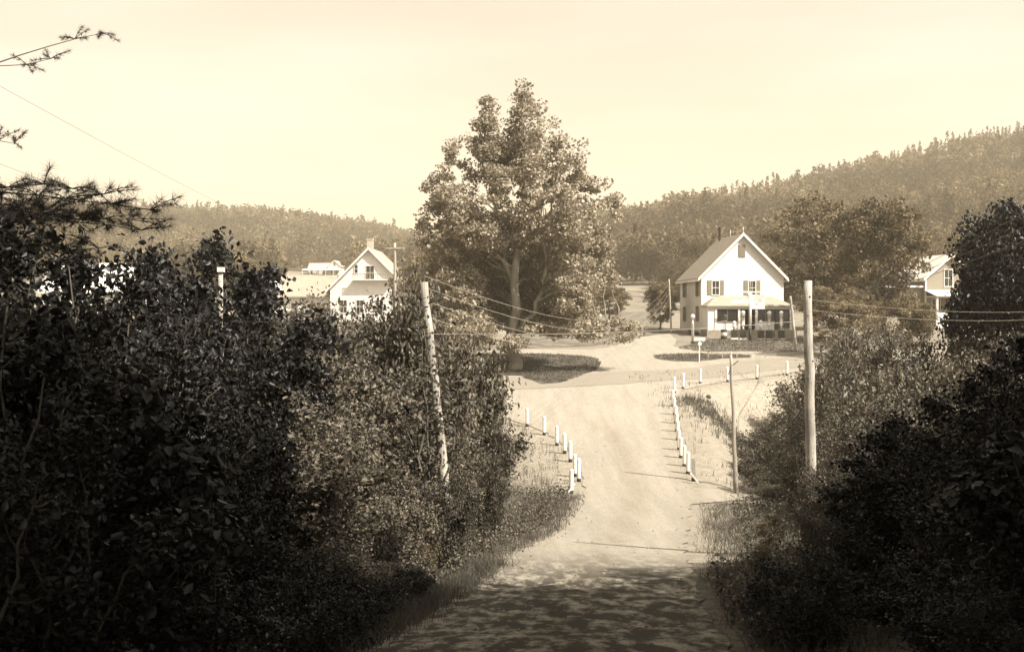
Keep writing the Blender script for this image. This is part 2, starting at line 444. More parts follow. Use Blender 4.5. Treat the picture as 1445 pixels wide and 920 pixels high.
# pale gravel slopes: beside the causeway and below the cross road
g = np.maximum(g, band(dist_r, -3, 5.5, 1.5)*band(y, 43, 78, 3))
g = np.maximum(g, band(yl-y, -5, 13, 4)*band(x, 8, 34, 2)*(y > 50))
g = np.maximum(g, band(left_x(y)-x, -2, 5, 2)*band(y, 46, 78, 4))
g = np.maximum(g, .85*band(dist_r, -3, 2.6, 1.0)*band(y, 27, 46, 3))
g = np.maximum(g, .75*band(left_x(y)-x, -3, 1.2, .8)*band(y, 27, 50, 3))
# dark weedy streak along the shoulder of the right slope
ws = np.exp(-((dist_r-1.4-(70-y)*.26)/1.2)**2)*band(y, 56, 74, 2)
g = np.clip(g-.55*ws, 0, 1)
at = me.attributes.new('gravel', 'FLOAT', 'POINT'); at.data.foreach_set('value', g.astype(np.float32))
fl = sstep((y-60)/60)*np.ones(len(x))
at = me.attributes.new('field', 'FLOAT', 'POINT'); at.data.foreach_set('value', fl.astype(np.float32))
go = link('ground', me, M['ground'], smooth=True); tag(go, kind='structure')

def sheet(name, outline, dz, m, res=.6, px=True, jitter=0.0, seed=1):
    r_ = random.Random(seed)
    pts = [ground_at(*p).to_2d() if px else Vector(p[:2]) for p in outline]
    # resample and roughen the outline
    out = []
    for i in range(len(pts)):
        a, b = pts[i], pts[(i+1) % len(pts)]
        n = max(1, int((b-a).length/res))
        nrm = Vector((-(b-a).y, (b-a).x)).normalized()
        for k in range(n):
            out.append(a.lerp(b, k/n)+nrm*(r_.uniform(-jitter, jitter)))
    P = np.array([(p.x, p.y) for p in out])
    x0, y0 = P.min(0); x1, y1 = P.max(0)
    xs = np.arange(x0, x1, res*1.3); ys = np.arange(y0, y1, res*1.3)
    gxx, gyy = np.meshgrid(xs, ys); Q = np.stack([gxx.ravel(), gyy.ravel()], 1)
    inside = np.zeros(len(Q), bool); j = len(P)-1
    for i in range(len(P)):
        c = ((P[i, 1] > Q[:, 1]) != (P[j, 1] > Q[:, 1])) & (Q[:, 0] < (P[j, 0]-P[i, 0])*(Q[:, 1]-P[i, 1])/(P[j, 1]-P[i, 1]+1e-12)+P[i, 0])
        inside ^= c; j = i
    Q = Q[inside]
    verts = [Vector(p) for p in P]+[Vector(q) for q in Q]
    n = len(P)
    res_ = delaunay_2d_cdt(verts, [(i, (i+1) % n) for i in range(n)], [], 1, 1e-4)
    vo, fo = res_[0], res_[2]
    A = np.array([(v.x, v.y) for v in vo]); Z = h(A[:, 0], A[:, 1])+dz
    me = bpy.data.meshes.new(name)
    me.from_pydata([(a[0], a[1], z) for a, z in zip(A, Z)], [], [tuple(f) for f in fo]); me.update()
    u = (A[:, 0]-left_x(A[:, 1]))/(right_x(A[:, 1])-left_x(A[:, 1]))
    rut = np.exp(-((u-.5)/.09)**2)+.8*np.exp(-((u-.02)/.10)**2)+.8*np.exp(-((u-.98)/.10)**2)
    rut = rut*sstep((71-A[:, 1])/12)
    if name == 'dirt_road':
        at = me.attributes.new('rut', 'FLOAT', 'POINT'); at.data.foreach_set('value', rut.clip(0, 1).astype(np.float32))
    # face up
    if me.polygons and me.polygons[0].normal.z < 0: me.flip_normals()
    o = link(name, me, m, smooth=True)
    return o

# one pale dirt surface: near road, causeway and the open junction
edge = [(float(left_x(v))+.45, float(v)) for v in (-40, -20, 0, 8, 14, 17.4, 22, 28, 33, 38, 44, 48, 53, 58, 62)]
L = edge + [(-1.2, 67), (-6, 69), (-16, 70), (-40, 64), (-40, 78), (-20, 86), (-9.5, 87.5)]
jn = [ground_at(*p) for p in [(640, 497), (730, 493), (838, 494), (870, 488), (905, 476), (945, 471), (955, 480), (950, 489), (975, 494), (1110, 494), (1200, 491)]]
L += [(-9, 97)] + [(p.x, p.y) for p in jn]
L += [(60, 108), (60, 101), (27, 92), (18.9, 84.6), (14, 79.8), (10.4, 75.4), (9.6, 72)]
edge = [(float(right_x(v))-.1, float(v)) for v in (68, 63, 58, 53, 48.5)]
L += edge + [(9.8, 48.3), (9.6, 46.6)] + [(float(right_x(v))-.35, float(v)) for v in (44, 38, 33, 28, 22, 17.4, 10, 0, -20, -40)]
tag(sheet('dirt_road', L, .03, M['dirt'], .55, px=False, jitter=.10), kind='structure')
# darker cross road
top = [(-40, 74.8), (-14, 79.6), (-3, 81.2), (5, 84.2), (12, 88.4), (20, 94.6), (30, 101), (60, 112)]
bot = [(60, 104), (30, 94.4), (20, 88), (12.5, 81.6), (7, 78.2), (1, 76.4), (-6, 75.1), (-14, 73.4), (-40, 68.5)]
tag(sheet('paved_road', top+bot, .045, M['tar_road'], .55, px=False, jitter=.06, seed=4), kind='structure')
# grass islands
tag(sheet('grass_island', [(560, 520), (600, 505), (680, 499), (760, 500), (820, 503), (843, 507), (848, 514), (838, 524), (812, 534), (790, 541), (765, 543), (745, 536), (735, 531), (700, 530), (660, 535), (600, 540)], .055, M['turf'], .5, jitter=.12, seed=2), kind='structure')
tag(sheet('grass_triangle', [(921, 503), (935, 500.5), (975, 499.5), (1010, 500), (1060, 502), (1058, 505), (1020, 506.5), (985, 510.5), (950, 510), (928, 507)], .055, M['turf'], .5, jitter=.12, seed=3), kind='structure')
tag(sheet('grass_bank', [(958, 492), (975, 487), (985, 481), (1010, 479.5), (1050, 481), (1100, 480), (1180, 478), (1220, 484), (1180, 495), (1110, 497), (1000, 497)], .06, M['bank_grass'], .5, jitter=.12, seed=5), kind='structure')
tag(sheet('field', [(838, 448), (845, 440), (920, 440), (935, 445), (935, 470), (900, 476), (840, 488), (760, 491), (700, 491), (700, 480)], .03, M['bank_grass'], 1.2, seed=6), kind='structure')

# distant blue ridge
xs = np.linspace(-1800, 1500, 90); prof = 205+40*np.sin(xs/420+1)+14*np.sin(xs/130)+np.array([vnoise(np.array([v]), np.array([3.]), 60)[0]*14 for v in xs])
rows = []
for k, (dy, f) in enumerate([(-500, -.05), (-250, .5), (0, 1.0), (300, .55), (700, -.05)]):
    rows.append(np.stack([xs, np.full(90, 3000.0+dy), CZ+prof*f], 1))
V = np.concatenate(rows); ii, jj = np.meshgrid(np.arange(89), np.arange(4)); a0 = (jj*90+ii).ravel()
tag(link('hills', np_mesh('hills', V, np.stack([a0, a0+1, a0+91, a0+90], 1)), M['hills'], smooth=True), kind='structure')

# ------------------------------------------------------------------ haze
hb = MB().box(-1900, 1600, -340, 3900, -2.0, 290)
hm = bpy.data.materials.new('haze'); hm.use_nodes = True; t = hm.node_tree; t.nodes.clear()
pv = t.nodes.new('ShaderNodeVolumePrincipled'); pv.inputs['Density'].default_value = .00060
pv.inputs['Color'].default_value = (1.0, .83, .59, 1); pv.inputs['Anisotropy'].default_value = .0
mo = t.nodes.new('ShaderNodeOutputMaterial'); t.links.new(pv.outputs[0], mo.inputs['Volume'])
tag(hb.build('haze', hm), kind='stuff')

# ------------------------------------------------------------------ foliage tools
def unit(v): return v/(np.linalg.norm(v, axis=1)[:, None]+1e-9)
def leaves(C, size, g, up=.5, kind='quad', aspect=.6, var=.45, droop=.15):
    n = len(C)
    N = unit(g.normal(size=(n, 3)) + np.array([0, 0, up]))
    T = g.normal(size=(n, 3)); T[:, 2] -= droop; T = unit(T-N*(T*N).sum(1)[:, None])
    B = np.cross(N, T)
    s = size*(1+var*g.normal(size=n)).clip(.4, 1.9)[:, None]
    a = aspect
    if kind == 'quad':
        V = np.stack([C-T*s*.5, C+B*s*a*.5-T*s*.05, C+T*s*.5, C-B*s*a*.5-T*s*.05], 1)
        F = np.arange(n*4).reshape(n, 4)
        return V.reshape(-1, 3), F
    f = .12  # folded leaf of two quads
    V = np.stack([C-T*s*.5, C-T*s*.18+B*s*a*.5+N*s*f, C+T*s*.2+B*s*a*.38+N*s*f*.8, C+T*s*.55-N*s*.05, C+T*s*.2-B*s*a*.38+N*s*f*.8, C-T*s*.18-B*s*a*.5+N*s*f], 1)
    b = np.arange(n)*6
    F = np.concatenate([np.stack([b, b+1, b+2, b+3], 1), np.stack([b, b+3, b+4, b+5], 1)])
    return V.reshape(-1, 3), F

def bend(a, b, g, n=6, sag=.12, wob=.05):
    a = np.array(a, float); b = np.array(b, float); L = np.linalg.norm(b-a)
    t = np.linspace(0, 1, n)[:, None]; p = a+(b-a)*t
    p[:, 2] += (np.sin(t[:, 0]*np.pi)*L*sag)
    w = g.normal(size=(n, 3))*L*wob; w[0] = 0; w[-1] = 0
    return p+w

def shrub(seed, H, W, nstem, nleaf, size, kind='leaf', spread=.9, low=.08, lm='leaf_mid', twig=.26, up=.6):
    """multi-stemmed bush: stems > side twigs > leaves"""
    g = np.random.default_rng(seed); wood = []; tips = []
    for i in range(nstem):
        an = g.uniform(0, 2*np.pi); rr = W*spread*np.sqrt(g.uniform(.02, 1)); hh = H*(1-.45*(rr/W)**1.6)*g.uniform(.78, 1.0)
        base = (g.normal()*.12*W*.5, g.normal()*.12*W*.5, -.15)
        top = (rr*np.cos(an), rr*np.sin(an), hh)
        st = bend(base, top, g, 9, -.02, .018); st[:, :2] *= 1
        # stems curve outward first, then up
        t = np.linspace(0, 1, 9); st[:, 2] = -.15+(hh+.15)*t**.85
        r0 = .012+.007*H*g.uniform(.5, 1.0)
        wood.append(tube(st, np.linspace(r0, .006, 9), 5))
        for k in range(int(7+H*1.6)):
            tt = g.uniform(low, 1.0)**.85; i0 = min(int(tt*8), 7); fr = tt*8-i0; p = st[i0]*(1-fr)+st[i0+1]*fr
            a2 = g.uniform(0, 2*np.pi); ln = (W*.42)*(1.15-tt*.75)*g.uniform(.5, 1.15)
            e = p+np.array([np.cos(a2)*ln, np.sin(a2)*ln, ln*g.uniform(-.1, .75)])
            tw = bend(p, e, g, 5, .06, .03); wood.append(tube(tw, np.linspace(.009, .003, 5), 4))
            for q in (.35, .6, .8, 1.0):
                i1 = min(int(q*4), 3); f1 = q*4-i1; tips.append(tw[i1]*(1-f1)+tw[min(i1+1, 4)]*f1)
        tips.append(st[-1])
    tips = np.array(tips); idx = g.integers(0, len(tips), nleaf)
    C = tips[idx]+g.normal(size=(nleaf, 3))*np.array([twig, twig, twig*.75])*g.uniform(.25, 1.0, size=(nleaf, 1))
    C[:, 2] = np.maximum(C[:, 2], .03)
    lv = leaves(C, size, g, up, kind)
    wv = join(wood)
    return np_mesh('shrub_foliage', *lv), np_mesh('shrub_stems', *wv)

def tree(seed, H, crown, nleaf, size, trunk_r, stems=None, kind='quad', nclump=60, clump=.9, up=.4, base=.12, lean=0, shell=.55, maxbr=60, aspect=.75, keep=None, vpow=.75, brr=1.0):
    """crown: list of (cx,cy,cz,rx,ry,rz) ellipsoids"""
    g = np.random.default_rng(seed)
    vol = np.array([c[3]*c[4]*c[5] for c in crown])**vpow; pr = vol/vol.sum(); cl = []
    which = g.choice(len(crown), nclump, p=pr)
    for w in which:
        c = np.array(crown[w]); d = unit(g.normal(size=(1, 3)))[0]; r = g.uniform(shell**3, 1)**(1/3)
        cl.append(c[:3]+d*c[3:]*r)
    cl = np.array(cl)
    if keep is not None: cl = cl[keep(cl)]
    nclump = len(cl)
    wood = []
    stems = stems or [[(0, 0, -.3), (lean*.3, 0, H*.4), (lean, 0, H*.85)]]
    ST = []
    for s in stems:
        s = np.array(s, float); tt = np.linspace(0, 1, 14); ts = np.linspace(0, 1, len(s))
        p = np.stack([np.interp(tt, ts, s[:, k]) for k in range(3)], 1)
        p[1:-1] += g.normal(size=(12, 3))*.012*H*np.array([1, 1, .2]); 
        ST.append(p)
    for n_, p in enumerate(ST):
        r0 = trunk_r*(1.0, .5, .5, .2, .2)[min(n_, 4)]
        rr = r0*(1-np.linspace(0, 1, 14)*.88)
        if n_ == 0: rr[0] *= 1.3; rr[1] *= 1.12
        wood.append(tube(p, rr, 9))
    allp = np.concatenate(ST)
    for c in cl[:maxbr]:
        dd = np.linalg.norm((allp-c)*np.array([1, 1, 1.0]), axis=1)+np.where(allp[:, 2] > c[2]-.05*H, 100, 0)+np.where(allp[:, 2] < .11*H, 150, 0)
        k = int(np.argmin(dd)); L = np.linalg.norm(allp[k]-c)
        b = bend(allp[k], c, g, 7, .05, .025)
        wood.append(tube(b, np.linspace(min(.012*H*.8, .03+L*.016)*brr, .010, 7), 5))
    per = g.integers(0, nclump, nleaf)
    rs = clump*g.uniform(.6, 1.35, nclump)[per]
    off = unit(g.normal(size=(nleaf, 3)))*(g.uniform(0, 1, (nleaf, 1))**.45)*rs[:, None]*np.array([1.1, 1.1, .72])
    C = cl[per]+off
    C = C[C[:, 2] > H*base*.5]
    lv = leaves(C, size, g, up, kind, aspect=aspect)
    return np_mesh('crown', *lv), np_mesh('trunk', *join(wood))

def conifer(seed, H, W, nt_, size, trunk_r, drop=.25):
    g = np.random.default_rng(seed); Vs = []; wood = [tube(np.array([[0, 0, -.3], [0, 0, H*.5], [0, 0, H]]), [trunk_r, trunk_r*.6, .02], 6)]
    cs = []
    for i in range(nt_):
        z = H*(.12+.88*(i/(nt_-1))**1.0); r = W*(1-(z/H))**.8*g.uniform(.7, 1.15)+.12
        nb = max(4, int(5+r*3))
        for k in range(nb):
            an = g.uniform(0, 2*np.pi); L = r*g.uniform(.7, 1.1)
            m = max(2, int(L/size*1.6)); t = np.linspace(.15, 1, m)
            c = np.stack([np.cos(an)*L*t, np.sin(an)*L*t, z-drop*L*t+.1*L*t*t], 1)+g.normal(size=(m, 3))*size*.22
            cs.append(c)
    C = np.concatenate(cs)
    lv = leaves(C, size, g, 1.0, 'quad', aspect=.55, droop=.3)
    return np_mesh('crown', *lv), np_mesh('trunk', *join(wood))

def proto(name, meshes, names, mats, label, cat, group):
    r = empty(name, (0, 0, 0)); tag(r, label, cat, group)
    for me, nm, m in zip(meshes, names, mats): link(nm, me, M[m], r)
    return r
_first = {}
def place(p, x, y, rz, sx, sz=None, label=None, group=None, z=None, dz=0):
    sz = sz or sx
    if p.name not in _first: o = p; _first[p.name] = 1
    else:
        o = p.copy(); COL.objects.link(o)
        for ch in p.children:
            c = ch.copy(); COL.objects.link(c); c.parent = o
    o.location = (x, y, (hz(x, y) if z is None else z)+dz); o.rotation_euler = (0, 0, rz); o.scale = (sx, sx, sz)
    if label: o['label'] = label
    if group: o['group'] = group
    return o

# ------------------------------------------------------------------ the big maple
def at_maple(px, py, dy=0):
    """pixel to maple-local metres"""
    k = 88.0/FPX; return ((px-727)*k, dy, (522-py)*k)
def ell(px, py, rx, rz_, dy=0, ry=None):
    k = 88.0/FPX; c = at_maple(px, py, dy); return (c[0], c[1], c[2], rx*k, (ry or rx)*k, rz_*k)
mb = ground_at(727, 522)
kx = mb.y/88.0
def plume(px, top, bot, hw, dy): return ell(px, (top+bot)/2, hw, (bot-top)/2, dy, hw*1.3)
crown = [plume(*a) for a in [(737, 114, 175, 6, 0), (737, 135, 235, 12, 0), (728, 160, 270, 20, 1), (745, 175, 275, 20, 1), (683, 130, 180, 6, -1), (685, 150, 230, 11, -1), (703, 190, 270, 16, 1), (686, 160, 270, 15, -.5), (713, 172, 270, 11, 3), (757, 150, 250, 12, -2), (785, 150, 230, 11, 1),
         (780, 185, 290, 16, 2), (660, 185, 290, 14, 2), (640, 200, 250, 8, -1), (637, 230, 320, 15, -2), (806, 185, 290, 13, -2), (832, 215, 250, 7, 1), (828, 235, 320, 14, 0), (856, 238, 300, 9, -1), (868, 272, 315, 6, 1),
         (613, 238, 310, 11, 1), (625, 260, 330, 14, -1), (604, 295, 345, 9, -1), (594, 300, 350, 6, 2), (850, 300, 345, 11, 2), (745, 230, 320, 20, -3), (700, 240, 320, 18, -3), (790, 270, 340, 18, -4), (665, 280, 350, 18, -3)]]
crown += [ell(690, 325, 62, 34, 0, 80), ell(800, 325, 42, 34, -1, 80), ell(636, 350, 38, 40, 0, 70), ell(725, 355, 80, 42, 3.5, 50), ell(725, 370, 75, 45, 5, 40), ell(700, 425, 60, 30, 5, 40), ell(770, 430, 50, 28, 5, 40), ell(725, 400, 85, 45, 6, 25), ell(715, 380, 60, 35, 2.5, 25), ell(690, 450, 50, 18, 4, 40), ell(775, 455, 45, 16, 4, 40), ell(812, 370, 42, 42, 0, 70),
         ell(640, 410, 46, 40, 1, 75), ell(806, 420, 38, 34, -1, 70), ell(790, 425, 35, 30, -3, 40), ell(725, 395, 90, 40, 5, 40),
         ell(865, 466, 42, 15, -1, 35), ell(660, 464, 48, 22, -2, 60), ell(800, 462, 46, 20, -1, 45), ell(760, 466, 18, 12, -3, 20), ell(722, 484, 18, 7, -3, 22), ell(852, 340, 12, 20, 0), ell(600, 390, 12, 26, 0), ell(855, 395, 10, 18, 1)]
stems = [[at_maple(727, 528), at_maple(727, 480), at_maple(726, 400), at_maple(730, 330), at_maple(736, 240), at_maple(740, 140)],
         [at_maple(730, 470), at_maple(752, 440, -.6), at_maple(770, 390, -.8), at_maple(771, 330, -.5), at_maple(795, 210)],
         [at_maple(726, 400), at_maple(705, 330, .5), at_maple(690, 250), at_maple(684, 160)],
         [at_maple(728, 478), at_maple(760, 455, -1), at_maple(850, 462, -1), at_maple(890, 465, -1)],
         [at_maple(727, 470), at_maple(700, 450, -1), at_maple(655, 455, -2)]]
cm, tm = tree(5, 21, crown, 165000, .175, .46, stems=stems, nclump=1250, clump=.72, shell=.4, maxbr=300, vpow=.72, brr=.55, up=.45, aspect=.8,
    keep=lambda c: ~((c[:, 1] < 1.2) & (np.abs(c[:, 0]-1.1) < 2.1) & (c[:, 2] > 3.4) & (c[:, 2] < 8.4)))
mp_ = proto('maple_tree', (cm, tm), ('crown', 'trunk'), ('leaf_maple', 'bark_maple'), 'very tall spreading maple standing alone on the grass island at the crossroads', 'tree', None)
mp_.location = (mb.x, mb.y, mb.z); mp_.scale = (kx, kx, kx)

# ------------------------------------------------------------------ tree prototypes
def dec(seed, H, W, nl, size, ncl, cl, tr, lm='leaf_far', nm='broadleaf_tree', base=.2, zc=.58, kind='quad'):
    g = np.random.default_rng(seed+100)
    cr = [(0, 0, H*zc, W, W, H*(1-zc)*.98)]
    for i in range(6):
        a = g.uniform(0, 6.28); cr.append((np.cos(a)*W*.5, np.sin(a)*W*.5, H*g.uniform(.35, .8), W*.5, W*.5, H*.2))
    c, t = tree(seed, H, cr, nl, size, tr, nclump=ncl, clump=cl, base=base, maxbr=30, kind=kind)
    return proto(nm, (c, t), ('crown', 'trunk'), (lm, 'bark'), 'tree', 'tree', None)
D1 = dec(21, 12, 4.0, 6500, .30, 70, 1.15, .2)
D2 = dec(22, 11, 4.4, 6500, .30, 80, 1.05, .2)
D3 = dec(23, 13, 3.4, 6500, .30, 70, 1.1, .2)
S1 = dec(31, 12, 4.6, 26000, .2, 190, .85, .24, 'leaf_store', 'broadleaf_tree', .2, .56)
S2 = dec(32, 12, 4.2, 26000, .2, 180, .8, .24, 'leaf_store', 'broadleaf_tree', .2, .56)
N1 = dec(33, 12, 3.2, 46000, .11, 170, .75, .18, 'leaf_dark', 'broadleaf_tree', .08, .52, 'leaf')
def cproto(seed, H, W, nt_, size):
    c, t = conifer(seed, H, W, nt_, size, .18)
    return proto('conifer_tree', (c, t), ('crown', 'trunk'), ('leaf_conifer', 'bark'), 'conifer', 'tree', None)
C1 = cproto(41, 14, 3.0, 20, .55); C2 = cproto(42, 16, 2.7, 24, .5)

# ---- tree line and wood: nearest ones one by one
fr = np.random.default_rng(77)
wood_pts = []
def px_of(x, y): return CX+FPX*x/y
FARD = float(ground_at(463, 388).y)
print('FARD', FARD)
def in_wood(x, y):
    px = px_of(x, y)
    if 395 < px < 500 and y < FARD+12: return False
    if px > 800: return y > 262 or (px > 935 and y > 175 and not (1290 < px < 1380 and y < 210))
    if px > 600: return y > 180
    return y > 300 + 60*math.sin(px/70) or (y > 430)
cand = []
for y in np.arange(172, 700, 6.5):
    stepx = 4.6+y*.0035
    for x in np.arange(-.62*y, .58*y, stepx):
        xx = x+fr.normal()*1.6; yy = y+fr.normal()*2.2
        if in_wood(xx, yy): cand.append((xx, yy))
cand = np.array(cand)
# left hill
cand2 = []
for y in np.arange(700, 1010, 9):
    for x in np.arange(-.62*y, .02*y, 7.0): cand2.append((x+fr.normal()*2, y+fr.normal()*3))
cand2 = np.array(cand2)
inview = np.abs(cand[:, 0]/cand[:, 1]) < .42
order = np.argsort(cand[:, 1]+np.where(inview, 0, 1e5))
near_i = order[:235]; far_i = order[235:]
lab = {'d': 'rounded leafy tree at the near edge of the wood below the hills', 'c': 'dark pointed conifer at the near edge of the wood below the hills'}
for k in near_i:
    x, y = cand[k]
    con = fr.random() < (.30 if px_of(x, y) > 700 else .15)
    p = (C1, C2)[fr.integers(2)] if con else (D1, D2, D3)[fr.integers(3)]
    s = fr.uniform(.6, 1.05)*(.85 if px_of(x, y) > 700 else .7)
    if y < 230: s *= .8
    place(p, x, y, fr.uniform(0, 6.28), s, s*fr.uniform(.9, 1.1), lab['c' if con else 'd'], 'conifers at the edge of the wood' if con else 'leafy trees at the edge of the wood')
# ---- the rest of the forest as one mass
def low_tree(seed, con, f=1.0, q=1.0):
    g = np.random.default_rng(seed)
    if con:
        C = []
        H = 14
        for i in range(15):
            z = H*(.15+.85*i/14); r = 2.6*(1-z/H)**.8+.1
            for k in range(int((4+r*3.2)*q)):
                a = g.uniform(0, 6.28); rr = r*g.uniform(.4, 1.0); C.append((np.cos(a)*rr, np.sin(a)*rr, z-rr*.25))
        return leaves(np.array(C)*[1,1,.85]+g.normal(size=(len(C),3))*.15, 1.25*f, g, 1.0, 'quad', aspect=.6)
    n = int(190*q); d = unit(g.normal(size=(n, 3))); lump = 1+.22*np.sin(d[:, 0]*5+seed)+.2*np.sin(d[:, 1]*6+seed*2)+.15*np.sin(d[:, 2]*7)
    C = d*np.array([3.6, 3.6, 4.6])*lump[:, None]*g.uniform(.75, 1.05, (n, 1))+np.array([0, 0, 6.6]); C[:, 2] = C[:, 2].clip(1.0)
    return leaves(C, 1.35*f, g, .6, 'quad', aspect=.8)
LT = [low_tree(i, False) for i in range(5)]; LC = [low_tree(50+i, True) for i in range(4)]
HT = [low_tree(i, False, .62, 2.4) for i in range(5)]; HC = [low_tree(50+i, True, .66, 2.0) for i in range(4)]
def mass(name, pts, lst_d, lst_c, pc, m, smin=.6, smax=1.1):
    Z = h(pts[:, 0], pts[:, 1]); Vs = []; n = 0
    patch = vnoise(pts[:, 0], pts[:, 1], 38, 5)
    conif = fr.random(len(pts)) < pc(pts)*(.3+1.4*vnoise(pts[:, 0], pts[:, 1], 55, 8))
    Fs = []
    for i, (x, y) in enumerate(pts):
        hq = y < 460; src = (HC if hq else lst_c)[fr.integers(len(lst_c))] if conif[i] else (HT if hq else lst_d)[fr.integers(len(lst_d))]
        V = src[0]; a = fr.uniform(0, 6.28); s = (smin+(smax-smin)*fr.beta(2, 2))*(.7+.6*patch[i]); c, sn = np.cos(a)*s, np.sin(a)*s
        W = np.empty_like(V); W[:, 0] = V[:, 0]*c-V[:, 1]*sn+x; W[:, 1] = V[:, 0]*sn+V[:, 1]*c+y; W[:, 2] = V[:, 2]*s*(1.1 if conif[i] else 1)+Z[i]
        Vs.append(W.astype(np.float32)); Fs.append(src[1]+n); n += len(V)
    return np_mesh(name, np.concatenate(Vs), np.concatenate(Fs))
far_pts = cand[far_i]
sel = np.abs(far_pts[:, 0]/far_pts[:, 1]) < .56
far_pts = far_pts[sel]
pcf = lambda p: np.where(CX+FPX*p[:, 0]/p[:, 1] > 700, .12+.42*sstep((p[:, 1]-560)/60), .15)
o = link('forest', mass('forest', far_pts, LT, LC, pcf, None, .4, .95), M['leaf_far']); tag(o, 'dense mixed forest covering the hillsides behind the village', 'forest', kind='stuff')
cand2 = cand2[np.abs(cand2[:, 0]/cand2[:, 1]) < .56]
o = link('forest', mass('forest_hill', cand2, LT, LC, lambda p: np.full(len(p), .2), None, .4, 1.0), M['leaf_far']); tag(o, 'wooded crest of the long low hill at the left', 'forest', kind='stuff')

# ---- trees around the store
def tree_px(p, px, d, top, s_w, label, group=None, rz=0.0, Hp=12.0, dz=0):
    x = (px-CX)/FPX*d; g = hz(x, d); H = CZ+(HY-top)/FPX*d-g+dz
    return place(p, x, d, rz, s_w, H/Hp/1.02, label, group)
tree_px(S1, 1150, 124, 272, 1.12, 'broad leafy tree with branches hanging over the right side of the white store roof', rz=.6)
tree_px(S2, 1240, 108, 272, 1.0, 'tall leafy tree with rounded top right of the store and left of the shingled house', rz=2.2)
tree_px(S2, 1200, 128, 290, 1.0, 'leafy tree filling the gap behind the two roadside trees right of the store', rz=4.0)
tree_px(S1, 1185, 96, 400, .62, 'low bushy tree behind the thick pole right of the store', rz=3.0)
tree_px(S1, 1283, 92, 412, .4, 'small bushy tree just left of the shingled house', rz=1.0)
tree_px(N1, 1438, 50, 252, .86, 'tall dark leafy tree at the right edge of the picture', rz=1.0)
tree_px(N1, 1450, 46, 250, .95, 'dense dark tree partly cut off by the right edge of the picture', rz=3.3)
tree_px(S2, 932, 122, 395, .40, 'dark bushy small tree against the left side of the store', rz=1.7)
tree_px(S1, 640, 108, 335, .85, 'dark leafy tree standing behind the left side of the big maple', rz=5.2)
tree_px(S2, 585, 120, 372, .6, 'bushy tree between the left gabled house and the big maple', rz=.2)
tree_px(S1, 800, 130, 398, .8, 'leafy tree low behind the right side of the big maple', rz=2.9)
tree_px(S2, 860, 150, 400, .62, 'small rounded tree at the near edge of the field right of the maple', rz=1.9)
tree_px(D2, 400, 190, 392, .8, 'rounded tree near the roof of the house wing at the left', Hp=11, rz=1.9)
tree_px(D1, 340, 200, 352, .8, 'rounded tree rising beyond the left thicket', rz=.9)

# ------------------------------------------------------------------ thickets
SH = {}
def mkshrub(key, seed, H, W, ns, nl, size, lm, nm='shrub', kind='leaf', twig=.26):
    f, s = shrub(seed, H, W, ns, nl, size, kind, twig=twig)
    SH[key] = (proto(nm, (f, s), ('foliage', 'stem'), (lm, 'bark'), 'shrub', 'shrub', None), H, W)
mkshrub('v1', 15, 6.0, .8, 5, 1500, .085, 'leaf_mid', 'sapling', twig=.2)
mkshrub('a3', 12, 1.6, 1.2, 16, 9000, .05, 'leaf_dark', 'shrub', twig=.2)
mkshrub('p1', 13, 1.5, .7, 16, 9000, .035, 'leaf_store', 'weed_clump', twig=.12)
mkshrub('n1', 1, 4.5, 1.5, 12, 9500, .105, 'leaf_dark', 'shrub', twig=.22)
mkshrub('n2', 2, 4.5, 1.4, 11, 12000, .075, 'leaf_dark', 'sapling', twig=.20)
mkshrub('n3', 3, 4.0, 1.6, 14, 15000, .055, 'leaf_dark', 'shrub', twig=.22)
mkshrub('m1', 4, 5.0, 1.9, 16, 16500, .08, 'leaf_mid', 'shrub', twig=.28)
mkshrub('m2', 5, 5.0, 1.7, 15, 18500, .062, 'leaf_mid', 'shrub', twig=.26)
mkshrub('m3', 6, 6.0, 1.8, 16, 17000, .085, 'leaf_mid', 'sapling', twig=.27)
mkshrub('a1', 7, 3.0, 1.6, 18, 15000, .065, 'leaf_mid', 'shrub', twig=.24)
mkshrub('a2', 8, 3.0, 1.8, 18, 15000, .07, 'leaf_mid', 'shrub', twig=.24)
sr = np.random.default_rng(5)
def put(key, px, d, top, w=1.0, label=None, group=None, dx=0):
    p, H, W = SH[key]; x = (px-CX)/FPX*d+dx; g = hz(x, d); HH = max(CZ+(HY-top)/FPX*d-g, .5)
    sw = w*HH/H if abs(HH/H-1) < .35 else w*(1.35 if HH > H else .75 if HH/H > .5 else .5)
    return place(p, x, d, sr.uniform(0, 6.28), sw, HH/H, label, group)
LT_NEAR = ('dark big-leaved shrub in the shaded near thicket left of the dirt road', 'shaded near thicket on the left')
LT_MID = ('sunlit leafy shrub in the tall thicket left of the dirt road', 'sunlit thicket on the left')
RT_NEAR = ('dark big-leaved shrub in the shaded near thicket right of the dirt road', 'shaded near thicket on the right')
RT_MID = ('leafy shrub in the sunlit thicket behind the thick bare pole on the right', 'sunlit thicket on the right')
GUL = ('low bushy alder growing in the gully below the guard posts', 'alders in the gully')
